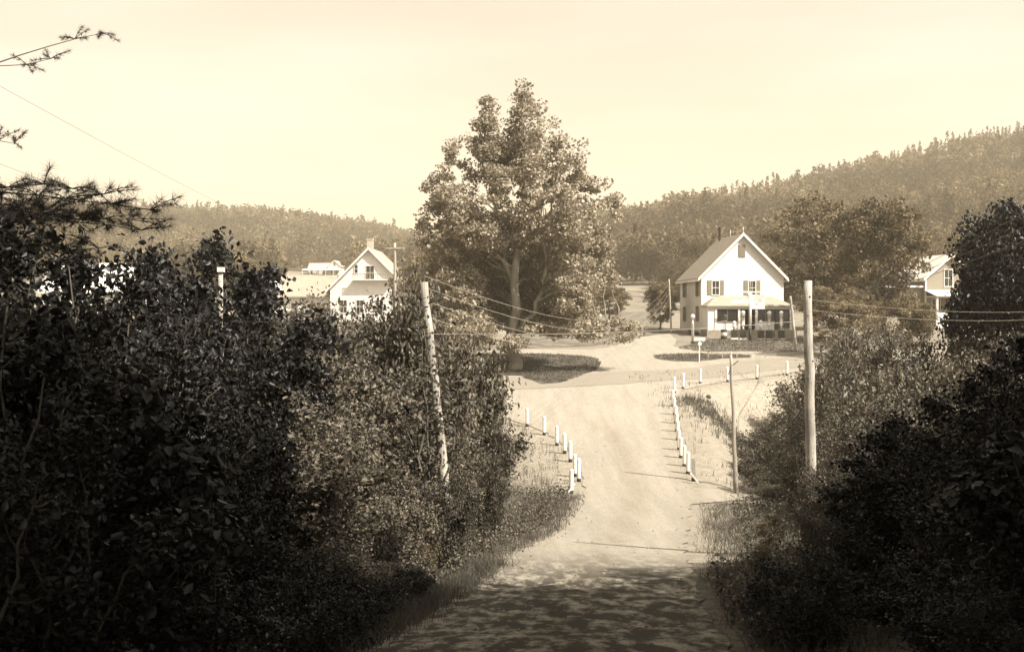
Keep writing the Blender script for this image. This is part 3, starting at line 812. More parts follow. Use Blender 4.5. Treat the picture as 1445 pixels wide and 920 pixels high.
# left, nearest: cuts the frame at the left
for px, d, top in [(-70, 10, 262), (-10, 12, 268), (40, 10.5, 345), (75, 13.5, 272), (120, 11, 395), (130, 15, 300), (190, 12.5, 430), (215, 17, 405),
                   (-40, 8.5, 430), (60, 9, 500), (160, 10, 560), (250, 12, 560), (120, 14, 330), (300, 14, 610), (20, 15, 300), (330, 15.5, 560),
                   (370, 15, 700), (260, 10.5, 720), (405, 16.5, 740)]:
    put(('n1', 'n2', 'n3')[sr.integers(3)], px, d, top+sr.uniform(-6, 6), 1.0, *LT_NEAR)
for px, d, top in [(262, 17, 310), (246, 19, 322), (280, 21, 322)]:
    put('n2', px, d, top, .8, 'slender dark sapling with drooping big leaves rising above the left thicket', 'slender saplings above the left thicket')
for px, d, top in [(300, 24, 305), (345, 25, 296), (325, 22, 350), (370, 26, 335), (290, 19, 430), (350, 20, 470), (328, 20.5, 402), (400, 22, 450), (400, 27, 425),
                   (240, 24, 400), (190, 22, 425), (130, 22, 400), (60, 22, 380), (0, 20, 380), (440, 24, 460), (400, 19, 540), (450, 20, 600), (470, 28, 440)]:
    put((('m3', 'm2', 'm1') if px > 395 or d < 20 and px > 345 else ('n1', 'n2', 'n3'))[sr.integers(3)], px, d, top, 1.0, *(LT_MID if px > 345 else LT_NEAR))
for px, d, top in [(440, 31, 415), (405, 30, 398), (425, 33, 402), (480, 33, 424), (520, 33, 428), (550, 34, 408), (600, 33.5, 368), (540, 38, 432), (580, 36, 392), (605, 38, 398), (625, 37, 440), (630, 40, 470), (470, 26, 500),
                   (520, 30.5, 500), (575, 31, 505), (600, 31, 560), (545, 24, 650), (500, 23, 640), (585, 26.2, 668), (625, 33, 560), (645, 36, 520), (660, 37, 560),
                   (615, 30, 660), (645, 33, 640), (668, 35, 628), (470, 20.5, 700), (520, 23, 720), (560, 25, 735), (480, 19, 760), (440, 18, 760), (600, 28.5, 720), (632, 31, 705), (530, 22, 790),
                   (590, 42, 470), (540, 40, 470), (480, 40, 460), (420, 36, 440), (360, 34, 420)]:
    put(('m1', 'm2', 'm3', 'a1')[sr.integers(4)], px, d, top, .95, *LT_MID)
put('m3', 700, 36.5, 545, .42, 'slender sapling with drooping leaves at the right end of the left thicket', None)
put('a1', 690, 34, 635, .5, 'rounded bush at the road edge where the left thicket ends', None)
# right
for px, d, top in [(1075, 58, 612), (1110, 60, 575), (1060, 54, 640), (1100, 54, 600), (1140, 62, 560), (1130, 52, 590), (1165, 55, 560), (1085, 50, 650), (1120, 47, 640),
                   (1160, 46, 600), (1175, 66, 520), (1150, 72, 505), (1110, 66, 575), (1055, 60, 618), (1090, 46, 680)]:
    put(('a1', 'a2')[sr.integers(2)], px, d, top, 1.15, *GUL)
for px, d, top in [(1175, 60, 455), (1210, 56, 445), (1250, 52, 455), (1290, 50, 452), (1330, 48, 455), (1370, 46, 450), (1410, 44, 450), (1450, 44, 440),
                   (1190, 46, 500), (1230, 42, 500), (1270, 40, 480), (1310, 38, 480), (1350, 36, 470), (1400, 34, 470), (1450, 34, 470), (1190, 38, 560), (1180, 33, 620),
                   (1220, 34, 580), (1260, 32, 540), (1175, 36, 660), (1160, 37, 700), (1200, 28, 640), (1240, 27, 620), (1195, 25, 690), (1165, 26.5, 668), (1210, 72, 445), (1260, 70, 440)]:
    put(('m1', 'm2', 'a2')[sr.integers(3)] if d < 40 or top < 520 else 'm1', px, d, top, .95, *RT_MID)
for px, d, top in [(1290, 22, 545), (1340, 20, 510), (1400, 20, 480), (1460, 19, 460), (1250, 20, 610), (1215, 21, 680), (1300, 16, 590), (1370, 15, 560), (1440, 14, 520),
                   (1510, 13, 470), (1250, 16, 690), (1200, 18, 760), (1320, 13, 680), (1400, 12, 640), (1480, 11, 580), (1540, 10, 500), (1400, 10, 780), (1190, 20, 770),
                   (1490, 14, 400), (1270, 15, 780), (1180, 17, 820), (1330, 12, 780)]:
    put(('n1', 'n2', 'n3')[sr.integers(3)], px, d, top, 1.0, *RT_NEAR)

for px, d, top in [(470, 14.5, 800), (505, 16.5, 820), (540, 18.5, 815), (420, 13, 800), (575, 21, 800), (1120, 16, 815), (1150, 14, 780), (1085, 17.5, 862), (1135, 19, 770), (1100, 15, 880)]:
    put('a3', px, d, top, .9, f'low shaded weedy bush at the foot of the near thicket {"left" if px < 700 else "right"} of the road', 'low shaded bushes at the road edge')
put('v1', 606, 26.8, 368, 1.0, 'thin sapling whose sparse leaves partly cover the pale leaning pole')
put('a2', 628, 25.9, 655, .62, 'low bush hiding the foot of the pale leaning pole in the left thicket')
put('a1', 1151, 27.3, 648, .62, 'low bush hiding the foot of the thick bare pole on the right')
for px, d, top in [(622, 27.2, 700), (600, 25.5, 735), (640, 29, 690), (1090, 30, 720), (1075, 27, 760)]:
    put('p1', px, d, top, .8, f'pale feathery weed clump at the {"left" if px < 700 else "right"} edge of the sunlit road', 'pale feathery weeds')
# ---- tall trees beside and behind the camera on the right (their shade falls on the near road)
for x, y, s, hh in [(13.8, 17.5, 1.0, 1.12), (17.5, 16.5, 1.2, 1.25), (9.8, 14.4, .6, 1.1), (12, 12, 1.2, 1.5), (8.6, 9, 1.0, 1.45), (6.4, 3.5, .9, 1.4), (9, -1, 1.2, 1.6), (4.5, -4, 1.0, 1.3), (13, 4, 1.2, 1.7),
                    (0, -9, 1.2, 1.4), (18, 10, 1.2, 1.5), (5.5, -11, 1.3, 1.6), (15, -6, 1.3, 1.7), (-6, -9, 1.1, 1.3)]:
    place(N1, x, y, sr.uniform(0, 6), s, hh, 'tall leafy tree beside the near road outside the picture', 'roadside trees casting the near shade')

# ---- pine at the left edge
def pine():
    g = np.random.default_rng(9); wood = []; nd = []
    H = 8.6; bx, by = -5.6, 10.6; bz = hz(bx, by)
    wood.append(tube(np.array([[0, 0, -.2], [.05, 0, H*.5], [0, 0, H]]), [.14, .09, .02], 8))
    br = []
    for i in range(44):
        z = g.uniform(1.2, H-.2); an = g.uniform(0, 6.28); L = (1.9*(1-z/H)+.5)*g.uniform(.7, 1.1)
        # keep out of the open sky gap between the two visible boughs
        if np.cos(an) > .1 and (z+bz-CZ) > .55: continue
        br.append((z, (np.cos(an)*L, np.sin(an)*L, L*g.uniform(.0, .25)), L))
    def tgt(px, py, d): v = P3(px, py, d); return np.array([v.x-bx, v.y-by, v.z-bz])
    for px, py, d, z0 in [(212, 296, 10.4, 4.0), (200, 325, 10.6, 3.7), (148, 274, 10.2, 4.0), (110, 310, 10.8, 3.8), (60, 300, 10.2, 3.7), (90, 340, 10.9, 3.4), (140, 350, 11, 3.3),
                          (146, 48, 12.2, 4.6), (72, 84, 12.0, 4.7), (21, 203, 12.4, 4.5), (180, 310, 10.7, 3.8), (120, 300, 10.5, 3.9)]:
        t = tgt(px, py, d); br.append((z0, None, t))
    for z, off, L in br:
        e = L if off is None else np.array([off[0], off[1], z+off[2]])
        b = bend((0, 0, z), e, g, 9, .03, .012); ln = np.linalg.norm(e-np.array([0, 0, z]))
        wood.append(tube(b, np.linspace(.012, .003, 9), 5))
        high = off is None and e[2]+bz-CZ > 1.6
        st = 7 if high else 3
        for k in range(st, 9):
            for q in range(5 if high else 6):
                a = g.uniform(0, 6.28); l2 = .30*g.uniform(.4, 1.0)*(.62 if high else 1)
                t_ = b[k]+np.array([np.cos(a)*l2, np.sin(a)*l2, g.uniform(-.06, .12)])
                wood.append(tube(np.array([b[k], (b[k]+t_)/2+[0, 0, .01], t_]), [.005, .004, .003], 4))
                for f in (.5, .8, 1.0): nd.append((b[k]*(1-f)+t_*f, (t_-b[k]), .5 if high else 1.0))
    Vs = []; 
    P = np.array([n[0] for n in nd]); Dv = unit(np.array([n[1] for n in nd])); m = 26
    LS = np.repeat(np.array([n[2] for n in nd]), m)[:, None]; P = np.repeat(P, m, 0); Dv = np.repeat(Dv, m, 0); n = len(P)
    T = unit(Dv*.7+g.normal(size=(n, 3))*.62); S = unit(np.cross(T, g.normal(size=(n, 3))))
    L = g.uniform(.06, .11, (n, 1))*LS; w = .0015
    V = np.stack([P-S*w, P+S*w, P+T*L+S*w*.3, P+T*L-S*w*.3], 1).reshape(-1, 3)
    root = empty('pine_tree', (bx, by, bz)); tag(root, 'pine at the left edge whose needled boughs reach into the picture', 'tree')
    link('crown', np_mesh('crown', V, np.arange(n*4).reshape(n, 4)), M['needle'], root); link('trunk', np_mesh('trunk', *join(wood)), M['bark'], root)
pine()

# ------------------------------------------------------------------ weeds and grass (uncountable)
def blades(P, hgt, w, g, lean=.45):
    n = len(P); a = g.uniform(0, 6.28, n); S = np.stack([np.cos(a), np.sin(a), np.zeros(n)], 1)
    Ld = g.uniform(0, 6.28, n); ln = np.abs(g.normal(size=n))*lean
    hh = hgt*g.uniform(.45, 1.25, n)
    T = np.stack([np.cos(Ld)*ln, np.sin(Ld)*ln, np.ones(n)], 1)*hh[:, None]
    mid = P+T*.55+np.array([0, 0, 1])*hh[:, None]*.06
    V = np.stack([P-S*w, P+S*w, mid+S*w*.7, mid-S*w*.7, P+T+S*w*.1, P+T-S*w*.1], 1).reshape(-1, 3); b = np.arange(n)*6
    return V, np.concatenate([np.stack([b, b+1, b+2, b+3], 1), np.stack([b+3, b+2, b+4, b+5], 1)])
g = np.random.default_rng(3)
def scatter(n, fx, y0, y1):
    y = g.uniform(y0, y1, n); x = fx(y, n); return np.stack([x, y, h(x, y)+.02], 1)
def clumped(P, k=7, s=.12):
    Q = np.repeat(P, k, 0); Q[:, :2] += g.normal(size=(len(Q), 2))*s; Q[:, 2] = h(Q[:, 0], Q[:, 1])-.01; return Q
sets = []
sets.append(blades(clumped(scatter(1900, lambda y, n: left_x(y)+.35-np.abs(g.normal(size=n))*1.1, 14, 47)), .2, .005, g, .8))
sets.append(blades(clumped(scatter(260, lambda y, n: left_x(y)-.5-np.abs(g.normal(size=n))*1.5, 26, 50)), .42, .005, g, .7))
sets.append(blades(clumped(scatter(1000, lambda y, n: right_x(y)+.1+np.abs(g.normal(size=n))*1.1, 14, 44)), .2, .005, g, .8))
sets.append(blades(clumped(scatter(180, lambda y, n: right_x(y)+.7+np.abs(g.normal(size=n))*1.4, 20, 42)), .42, .005, g, .7))
sets.append(blades(clumped(scatter(500, lambda y, n: right_x(y)+1.4+(70-y)*.26+g.normal(size=n)*.8, 56, 72)), .35, .012, g))
sets.append(blades(clumped(scatter(260, lambda y, n: g.uniform(8, 26, n), 50, 86), 6, .2), .3, .012, g))
sets.append(blades(clumped(scatter(170, lambda y, n: left_x(y)-g.uniform(.3, 5, n), 46, 68), 6, .2), .3, .012, g))
sets.append(blades(clumped(scatter(520, lambda y, n: right_x(y)+.0+np.abs(g.normal(size=n))*.8, 13, 26)), .24, .005, g, .8))
sets.append(blades(clumped(scatter(700, lambda y, n: left_x(y)+.6-np.abs(g.normal(size=n))*.8, 13, 28)), .24, .005, g, .8))
o = link('grass', np_mesh('grass', *join(sets)), M['grass']); tag(o, 'rough grass and tall weeds along both edges of the dirt road', 'grass', kind='stuff')
# low leafy weeds under the thickets
P = np.concatenate([scatter(14000, lambda y, n: left_x(y)-.1-np.abs(g.normal(size=n))*1.3, 15, 48), scatter(9000, lambda y, n: right_x(y)+1.1-1.2*sstep((28-y)/3)+np.abs(g.normal(size=n))*1.7, 15, 45)])
P[:, 2] += np.abs(g.normal(size=len(P)))*.22
o = link('weeds', np_mesh('weeds', *leaves(P, .06, g, .9, 'leaf')), M['leaf_mid']); tag(o, 'low leafy weeds at the foot of the roadside thickets', 'weeds', kind='stuff')
# mown turf of the islands gets a little nap
def nap(px_poly_box, n, hgt):
    pts = []
    for _ in range(n):
        q = ground_at(random.uniform(px_poly_box[0], px_poly_box[1]), random.uniform(px_poly_box[2], px_poly_box[3])); pts.append((q.x, q.y, q.z+.08))
    return np.array(pts)
tv = []
for nm_ in ('grass_island', 'grass_triangle', 'grass_bank'):
    ob = bpy.data.objects[nm_]; mm_ = ob.data; mm_.calc_loop_triangles()
    vv = np.array([v.co[:] for v in mm_.vertices]); tt = np.array([t_.vertices[:] for t_ in mm_.loop_triangles])
    a_, b_, c_ = vv[tt[:, 0]], vv[tt[:, 1]], vv[tt[:, 2]]; ar = np.linalg.norm(np.cross(b_-a_, c_-a_), axis=1)
    n_ = int(min(ar.sum()*.5*34, 9000)); k_ = g.choice(len(tt), n_, p=ar/ar.sum()); u_ = g.uniform(size=(n_, 2)); fl_ = u_.sum(1) > 1; u_[fl_] = 1-u_[fl_]
    Q = a_[k_]+(b_-a_)[k_]*u_[:, :1]+(c_-a_)[k_]*u_[:, 1:]; Q = np.repeat(Q, 2, 0)+np.concatenate([g.normal(size=(n_*2, 2))*.06, np.zeros((n_*2, 1))], 1)
    tv.append(blades(Q, .11, .016, g, .7))
o = link('grass', np_mesh('grass_nap', *join(tv)), M['grass']); tag(o, 'short rough grass on the islands and bank of the crossroads', 'grass', kind='stuff')
# loose stones on the road
st = MB()
for i in range(150):
    y = random.uniform(14, 60); x = random.uniform(float(left_x(y))+.3, float(right_x(y))-.3)
    if random.random() < .5: x = random.choice([float(left_x(y))+abs(random.gauss(.3, .3)), float(right_x(y))-abs(random.gauss(.3, .3))])
    r = random.uniform(.012, .035); z = hz(x, y)+.05
    V = [(x+r*random.uniform(.6, 1.1)*math.cos(a), y+r*random.uniform(.6, 1.1)*math.sin(a), z+r*hh_) for hh_ in (-.3, .45) for a in (0, 1.26, 2.5, 3.8, 5.0)]
    V.append((x, y, z+r*.7))
    st.add(V, [(i_, (i_+1) % 5, (i_+1) % 5+5, i_+5) for i_ in range(5)]+[(i_+5, (i_+1) % 5+5, 10) for i_ in range(5)])
tag(st.build('loose_stones', M['stone'], smooth=False), 'loose small stones scattered on the dirt road', 'stones', kind='stuff')

# ------------------------------------------------------------------ guard posts
ORD = ['nearest', 'second', 'third', 'fourth', 'fifth', 'sixth', 'seventh', 'eighth', 'ninth', 'tenth', 'eleventh', 'twelfth']
def post(px, py, label, group, H=.98, r=.085, tilt=0.0, base=.13):
    p = ground_at(px, py); t = empty('guard_post', (p.x, p.y, p.z-.05), random.uniform(0, 6)); tag(t, label, 'post', group)
    t.rotation_euler = (random.gauss(0, .02), tilt+random.gauss(0, .015), t.rotation_euler.z*0)
    b = MB().lathe([(r*1.02, 0), (r*1.0, base+.06)], 12); b.build('painted_base', M['black'], t, True)
    b = MB().lathe([(r*.985, base+.061), (r*.95, H-.03), (r*.8, H), (r*.2, H+.02)], 12); b.build('white_shaft', M['white_worn'], t, False)
    return p
Lp = [(806, 697), (817, 680), (812, 673), (805, 652), (797, 640), (786, 629), (768, 614), (744, 602)]
for i, (px, py) in enumerate(Lp):
    post(px, py, f'{ORD[i]} white guard post from the near end of the row left of the dirt road', 'guard posts left of the road', tilt=(.03 if i == 0 else 0))
Rp = [(979, 679), (971, 670), (966, 659), (961, 647), (958.5, 636), (956.5, 622), (955, 610), (953.5, 598), (952, 586), (950, 574)]
for i, (px, py) in enumerate(Rp):
    post(px, py, f'{ORD[i]} white guard post from the near end of the row right of the dirt road', 'guard posts right of the road')
Fp = [(952, 555), (964, 549), (988, 541.5), (1027, 539), (1068, 535), (1110.5, 530)]
for i, (px, py) in enumerate(Fp):
    post(px, py, f'{["leftmost", "second from the left", "third from the left", "fourth from the left", "fifth from the left", "rightmost"][i]} white guard post in the far row along the cross road', 'guard posts along the cross road', H=1.0, r=.09)
# slanting white brace at both row ends
for px, py, dx, nm in [(799, 700, .32, 'left'), (986, 683, -.32, 'right')]:
    p = ground_at(px, py); b = MB().bar((dx, .1, .45), (0, 0, .02), .05, .05)
    o = b.build('guy_stake', M['white_worn']); o.location = p; tag(o, f'short slanting white stake at the near end of the {nm} row of guard posts', 'stake')
# dark stone lying on the gravel slope
p = ground_at(1000, 562); o = MB().sphere((0, 0, .08), .17, 9, 6, .8).build('boulder', M['iron']); o.location = p; tag(o, 'small dark boulder lying on the pale gravel slope', 'boulder')

# ------------------------------------------------------------------ poles
def pole(name, base, top, r0, r1, m, label, cat='pole', cap=True, knots=0):
    base = Vector(base); top = Vector(top); g = np.random.default_rng(int(abs(base.x)*100)); t = empty(name, base); tag(t, label, cat)
    L = top-base; pts = [L*(k/12)+Vector((random.gauss(0, .006), random.gauss(0, .006), 0))*(k/12)*3 for k in range(13)]
    b = MB().tube(pts, np.linspace(r0, r1, 13), 14)
    if cap: b.lathe([(r1*.98, 0), (r1*.6, r1*.6), (.01, r1*1.0)], 12) if False else None
    sh = b.build('shaft', m, t, True)
    for k in range(knots):
        q = random.uniform(.25, .98); a = random.uniform(-2.9, -.2); rr = r0+(r1-r0)*q; c = L*q+Vector((math.cos(a)*rr, math.sin(a)*rr, 0))
        MB().sphere(c, .018+random.random()*.012, 6, 4).build('knot', M['iron'], t)
    return t
# thick bare pole, right
b0 = P3(1148, 800, 29.5); gz = hz(b0.x, 29.5)
tp = P3(1138.5, 396, 29.5)
pole('utility_pole', (b0.x, 29.5, gz-.2), tp, .14, .098, M['pole_wood'], 'thick bare sunlit pole rising from the bushes right of the road', knots=14)
q = MB().tube([Vector((0, 0, 0)), Vector((.02, 0, .0)), Vector((.02, 0, .08))], [.03, .03, .03], 8)
# left leaning pole
bl = P3(641, 790, 27.4); gz = hz(bl.x, 27.4); tl = P3(598, 398, 27.4)
pl = pole('utility_pole', (bl.x, 27.4, gz-.2), tl, .13, .085, M['pole_wood'], 'pale pole leaning left inside the sunlit thicket on the left', knots=4)
# slender pole with short crossarm on the spur
pb = ground_at(1039, 693); pt = P3(1031.5, 500, pb.y)
t = pole('utility_pole', (pb.x, pb.y, pb.z-.2), pt, .10, .055, M['pole_grey'], 'slender grey pole with short bracket at the edge of the gully')
L_ = Vector(pt)-Vector((pb.x, pb.y, pb.z-.2))
MB().bar(L_+Vector((-.05, 0, -.55)), L_+Vector((.28, -.05, -.25)), .035).bar(L_+Vector((-.12, 0, -.8)), L_+Vector((-.02, 0, -.62)), .03).build('bracket', M['iron'], t)
MB().lathe([(.03, 0), (.045, .03), (.03, .07), (.035, .1), (.01, .13)], 10, (L_.x, L_.y)).build('insulator', M['paleglass'], t).location = (0, 0, L_.z)
# thin leaning pole right of the store
pb = ground_at(1124, 496); pt = P3(1115, 418, pb.y-.5)
pole('utility_pole', (pb.x, pb.y, pb.z-.2), pt, .13, .10, M['pole_wood'], 'thin pale leaning pole just right of the white store')
# pole left of the store
sx = (947.5-CX)/FPX*119; p_st = Vector((sx, 119, hz(sx, 119)))
pole('utility_pole', p_st-Vector((0, 0, .2)), P3(944, 394, 119), .10, .07, M['pole_grey'], 'thin weathered pole before the dark bush left of the store')
# pole near the left house
sx = (558-CX)/FPX*118; p_lh = Vector((sx, 118, hz(sx, 118)))
t = pole('utility_pole', p_lh-Vector((0, 0, .2)), P3(557, 343, 118), .17, .13, M['pole_grey'], 'grey pole standing right of the left gabled house')
tz = P3(557, 343, 118).z-p_lh.z
MB().bar((-.9, -.15, tz-.3), (.9, -.15, tz-.3), .1, .12).build('crossarm', M['pole_grey'], t)
# pale short pole in the left thicket
sx = (311-CX)/FPX*23; pp = Vector((sx, 23, hz(sx, 23)))
t = pole('utility_pole', pp-Vector((0, 0, .2)), P3(312, 384, 23), .055, .045, M['pole_wood'], 'pale short pole with white cap glimpsed through the left thicket')
cz = P3(312, 384, 23).z-(pp.z-.2); MB().box(-.06, .06, -.06, .06, cz, cz+.09).build('cap', M['white'], t).location = ((P3(312, 384, 23).x-pp.x), 0, 0)

def wire(a, b, sag, r, m, label, group=None, n=28):
    a = Vector(a); b = Vector(b); pts = []
    for k in range(n):
        t = k/(n-1); p = a.lerp(b, t)-a; p.z -= 4*sag*t*(1-t); pts.append(p)
    o = MB().tube(pts, r, 5).build('wire', m); o.location = a; tag(o, label, 'wire', group); return o
arm = MB()
for k, (dz, dx) in enumerate([(.02, 0), (-.25, .05), (-.55, .08), (-.9, .1)]):
    wire(Vector(tl)+Vector((dx, .0, dz+.12)), P3(944, 400+k*7, 119)-Vector((0, 0, 0)), 2.1+.12*k, .007, M['wire'],
         f'{["topmost", "second", "third", "lowest"][k]} of four pale wires crossing the dark lower crown of the maple', 'wires across the maple')
wire(Vector(tl)+Vector((.12, 0, -1.15)), Vector(tp)+Vector((0, 0, -.95)), .12, .006, M['wire'], 'single nearly level wire strung across the road between the two nearest poles')
for k in range(4):
    wire(Vector(tl)+Vector((-.05, .0, .1-.16*k)), (-3.3-.25*k, -16, CZ+3.6-.35*k), 1.0+.1*k, .0010, M['wire_dark'],
         f'{["topmost", "second", "third", "lowest"][k]} of four thin dark wires crossing the sky at upper left', 'wires across the sky')
for k in range(3):
    wire(P3(1130, 430-4*k, 98), P3(1640, 190+34*k, 24), .8, .009, M['wire_dark'], f'{["upper", "middle", "lower"][k]} of three dark wires running up to the right edge past the shingled house', 'wires at the right edge')
for k in range(2):
    wire(Vector(tp)+Vector((.05, 0, -.45-.25*k)), P3(1560, 432+10*k, 40), .25, .0035, M['wire'], f'{["upper", "lower"][k]} of two pale wires running right from the thick bare pole', 'wires from the thick pole')

# ------------------------------------------------------------------ buildings
def window(parent, x, z, w, hgt, y, nx=(0, -1), panes=(2, 2), shut=None, frame='cream_trim', glass='glass', side='front', sw=.4):
    """a window on the plane y (front) or x (left side). y is the wall face coordinate"""
    def tr(a0, a1, o0, o1, z0, z1):
        if side == 'front': return (a0, a1, y+o0, y+o1, z0, z1)
        return (y+o0, y+o1, a0, a1, z0, z1)
    f = MB(); t = .07
    f.box(*tr(x-w/2-t, x+w/2+t, -.06, -.002, z-t, z)).box(*tr(x-w/2-t, x+w/2+t, -.07, -.002, z+hgt, z+hgt+t*1.3))
    f.box(*tr(x-w/2-t, x-w/2, -.06, -.002, z+.001, z+hgt-.001)).box(*tr(x+w/2, x+w/2+t, -.06, -.002, z+.001, z+hgt-.001))
    for k in range(1, panes[0]): f.box(*tr(x-w/2+w*k/panes[0]-.014, x-w/2+w*k/panes[0]+.014, -.035, -.016, z+.002, z+hgt-.002))
    for k in range(1, panes[1]): f.box(*tr(x-w/2+.002, x+w/2-.002, -.045, -.017, z+hgt*k/panes[1]-.022, z+hgt*k/panes[1]+.022))
    fo = f.build('window', M[frame], parent)
    MB().box(*tr(x-w/2, x+w/2, -.015, -.004, z+.001, z+hgt-.001)).build('pane', M[glass], fo)
    if shut:
        for s in (-1, 1):
            a = x+s*(w/2+t+sw/2+.01); sm = MB().box(*tr(a-sw/2, a+sw/2, -.045, -.003, z-.03, z+hgt+.06))
            for q in range(9): sm.box(*tr(a-sw/2+.04, a+sw/2-.04, -.058, -.046, z+.04+q*hgt/9.2, z+.04+q*hgt/9.2+.06))
            sm.build('shutter', M[shut], parent)
    return fo

def clap(mb, x0, x1, y, z0, z1, gable=None, step=.14, side='front'):
    """clapboards as thin wedges; gable = function z -> (x0,x1)"""
    z = z0
    while z < z1-.02:
        a, b = (x0, x1) if gable is None else gable(z+step*.5)
        if b-a < .1: break
        if side == 'front':
            V = [(a, y-.022, z), (b, y-.022, z), (b, y-.006, z+step), (a, y-.006, z+step), (a, y, z), (b, y, z)]
        else:
            V = [(y-.022, b, z), (y-.022, a, z), (y-.006, a, z+step), (y-.006, b, z+step), (y, b, z), (y, a, z)]
        mb.add(V, [(0, 1, 2, 3), (4, 5, 1, 0)])
        z += step

def gable_house(name, origin, rz, W, D, He, Hp, wallm, roofm, label, over=.4, rake=.3, trim='cream_trim', clapb=True):
    t = empty(name, origin, rz); tag(t, label, 'building')
    w = MB(); w.add([(0, 0, -1.5), (W, 0, -1.5), (W, 0, He), (W/2, 0, Hp), (0, 0, He), (0, D, -1.5), (W, D, -1.5), (W, D, He), (W/2, D, Hp), (0, D, He)],
          [(0, 1, 2, 3, 4), (9, 8, 7, 6, 5), (0, 4, 9, 5), (2, 1, 6, 7)])
    if clapb:
        clap(w, 0, W, 0, 0, He); sl = (W/2)/(Hp-He)
        clap(w, 0, 0, 0, He, Hp-.1, gable=lambda z: ((z-He)*sl, W-(z-He)*sl)); clap(w, 0, D, 0, 0, He, side='left')
    w.build('wall', M[wallm], t)
    s = (Hp-He)/(W/2); th = .12; r = MB()
    ex = over; zl = He-ex*s
    for sg in (-1, 1):
        xe = -ex if sg < 0 else W+ex
        r.prism([(xe, zl), (W/2, Hp), (W/2, Hp+th), (xe, zl+th)] if sg < 0 else [(W/2, Hp+.001), (xe, zl), (xe, zl+th), (W/2, Hp+th+.001)], -rake, D+rake)
    ro = r.build('roof', M[roofm], t)
    c = MB()
    for sg in (-1, 1):
        xe = -ex-.03 if sg < 0 else W+ex+.03; ze = zl-.03*s
        c.bar((xe, -rake-.03, ze-.0), (W/2, -rake-.03, Hp+.0), .06, .30, up=(0, 1, 0)) if False else c.prism([(xe, ze-.14), (W/2, Hp-.14), (W/2, Hp+.06+th*.8), (xe, ze+th*.8+.06)] if sg < 0 else [(W/2+.002, Hp-.14), (xe, ze-.14), (xe, ze+th*.8+.06), (W/2+.002, Hp+.06+th*.8)], -rake-.06, -rake-.004)
        c.box(xe-.05, xe+.03, -rake+.01, D+rake, ze-.16, ze+.04) if sg < 0 else c.box(xe-.03, xe+.05, -rake+.01, D+rake, ze-.16, ze+.04)
    # corner boards
    c.box(-.03, .10, -.035, -.024, -.5, He-.15).box(W-.10, W+.03, -.035, -.024, -.5, He-.15).box(-.035, -.024, -.02, .10, -.5, He-.2).box(-.035, -.024, D-.1, D, -.5, He-.2)
    c.build('trim', M[trim], t)
    return t, ro

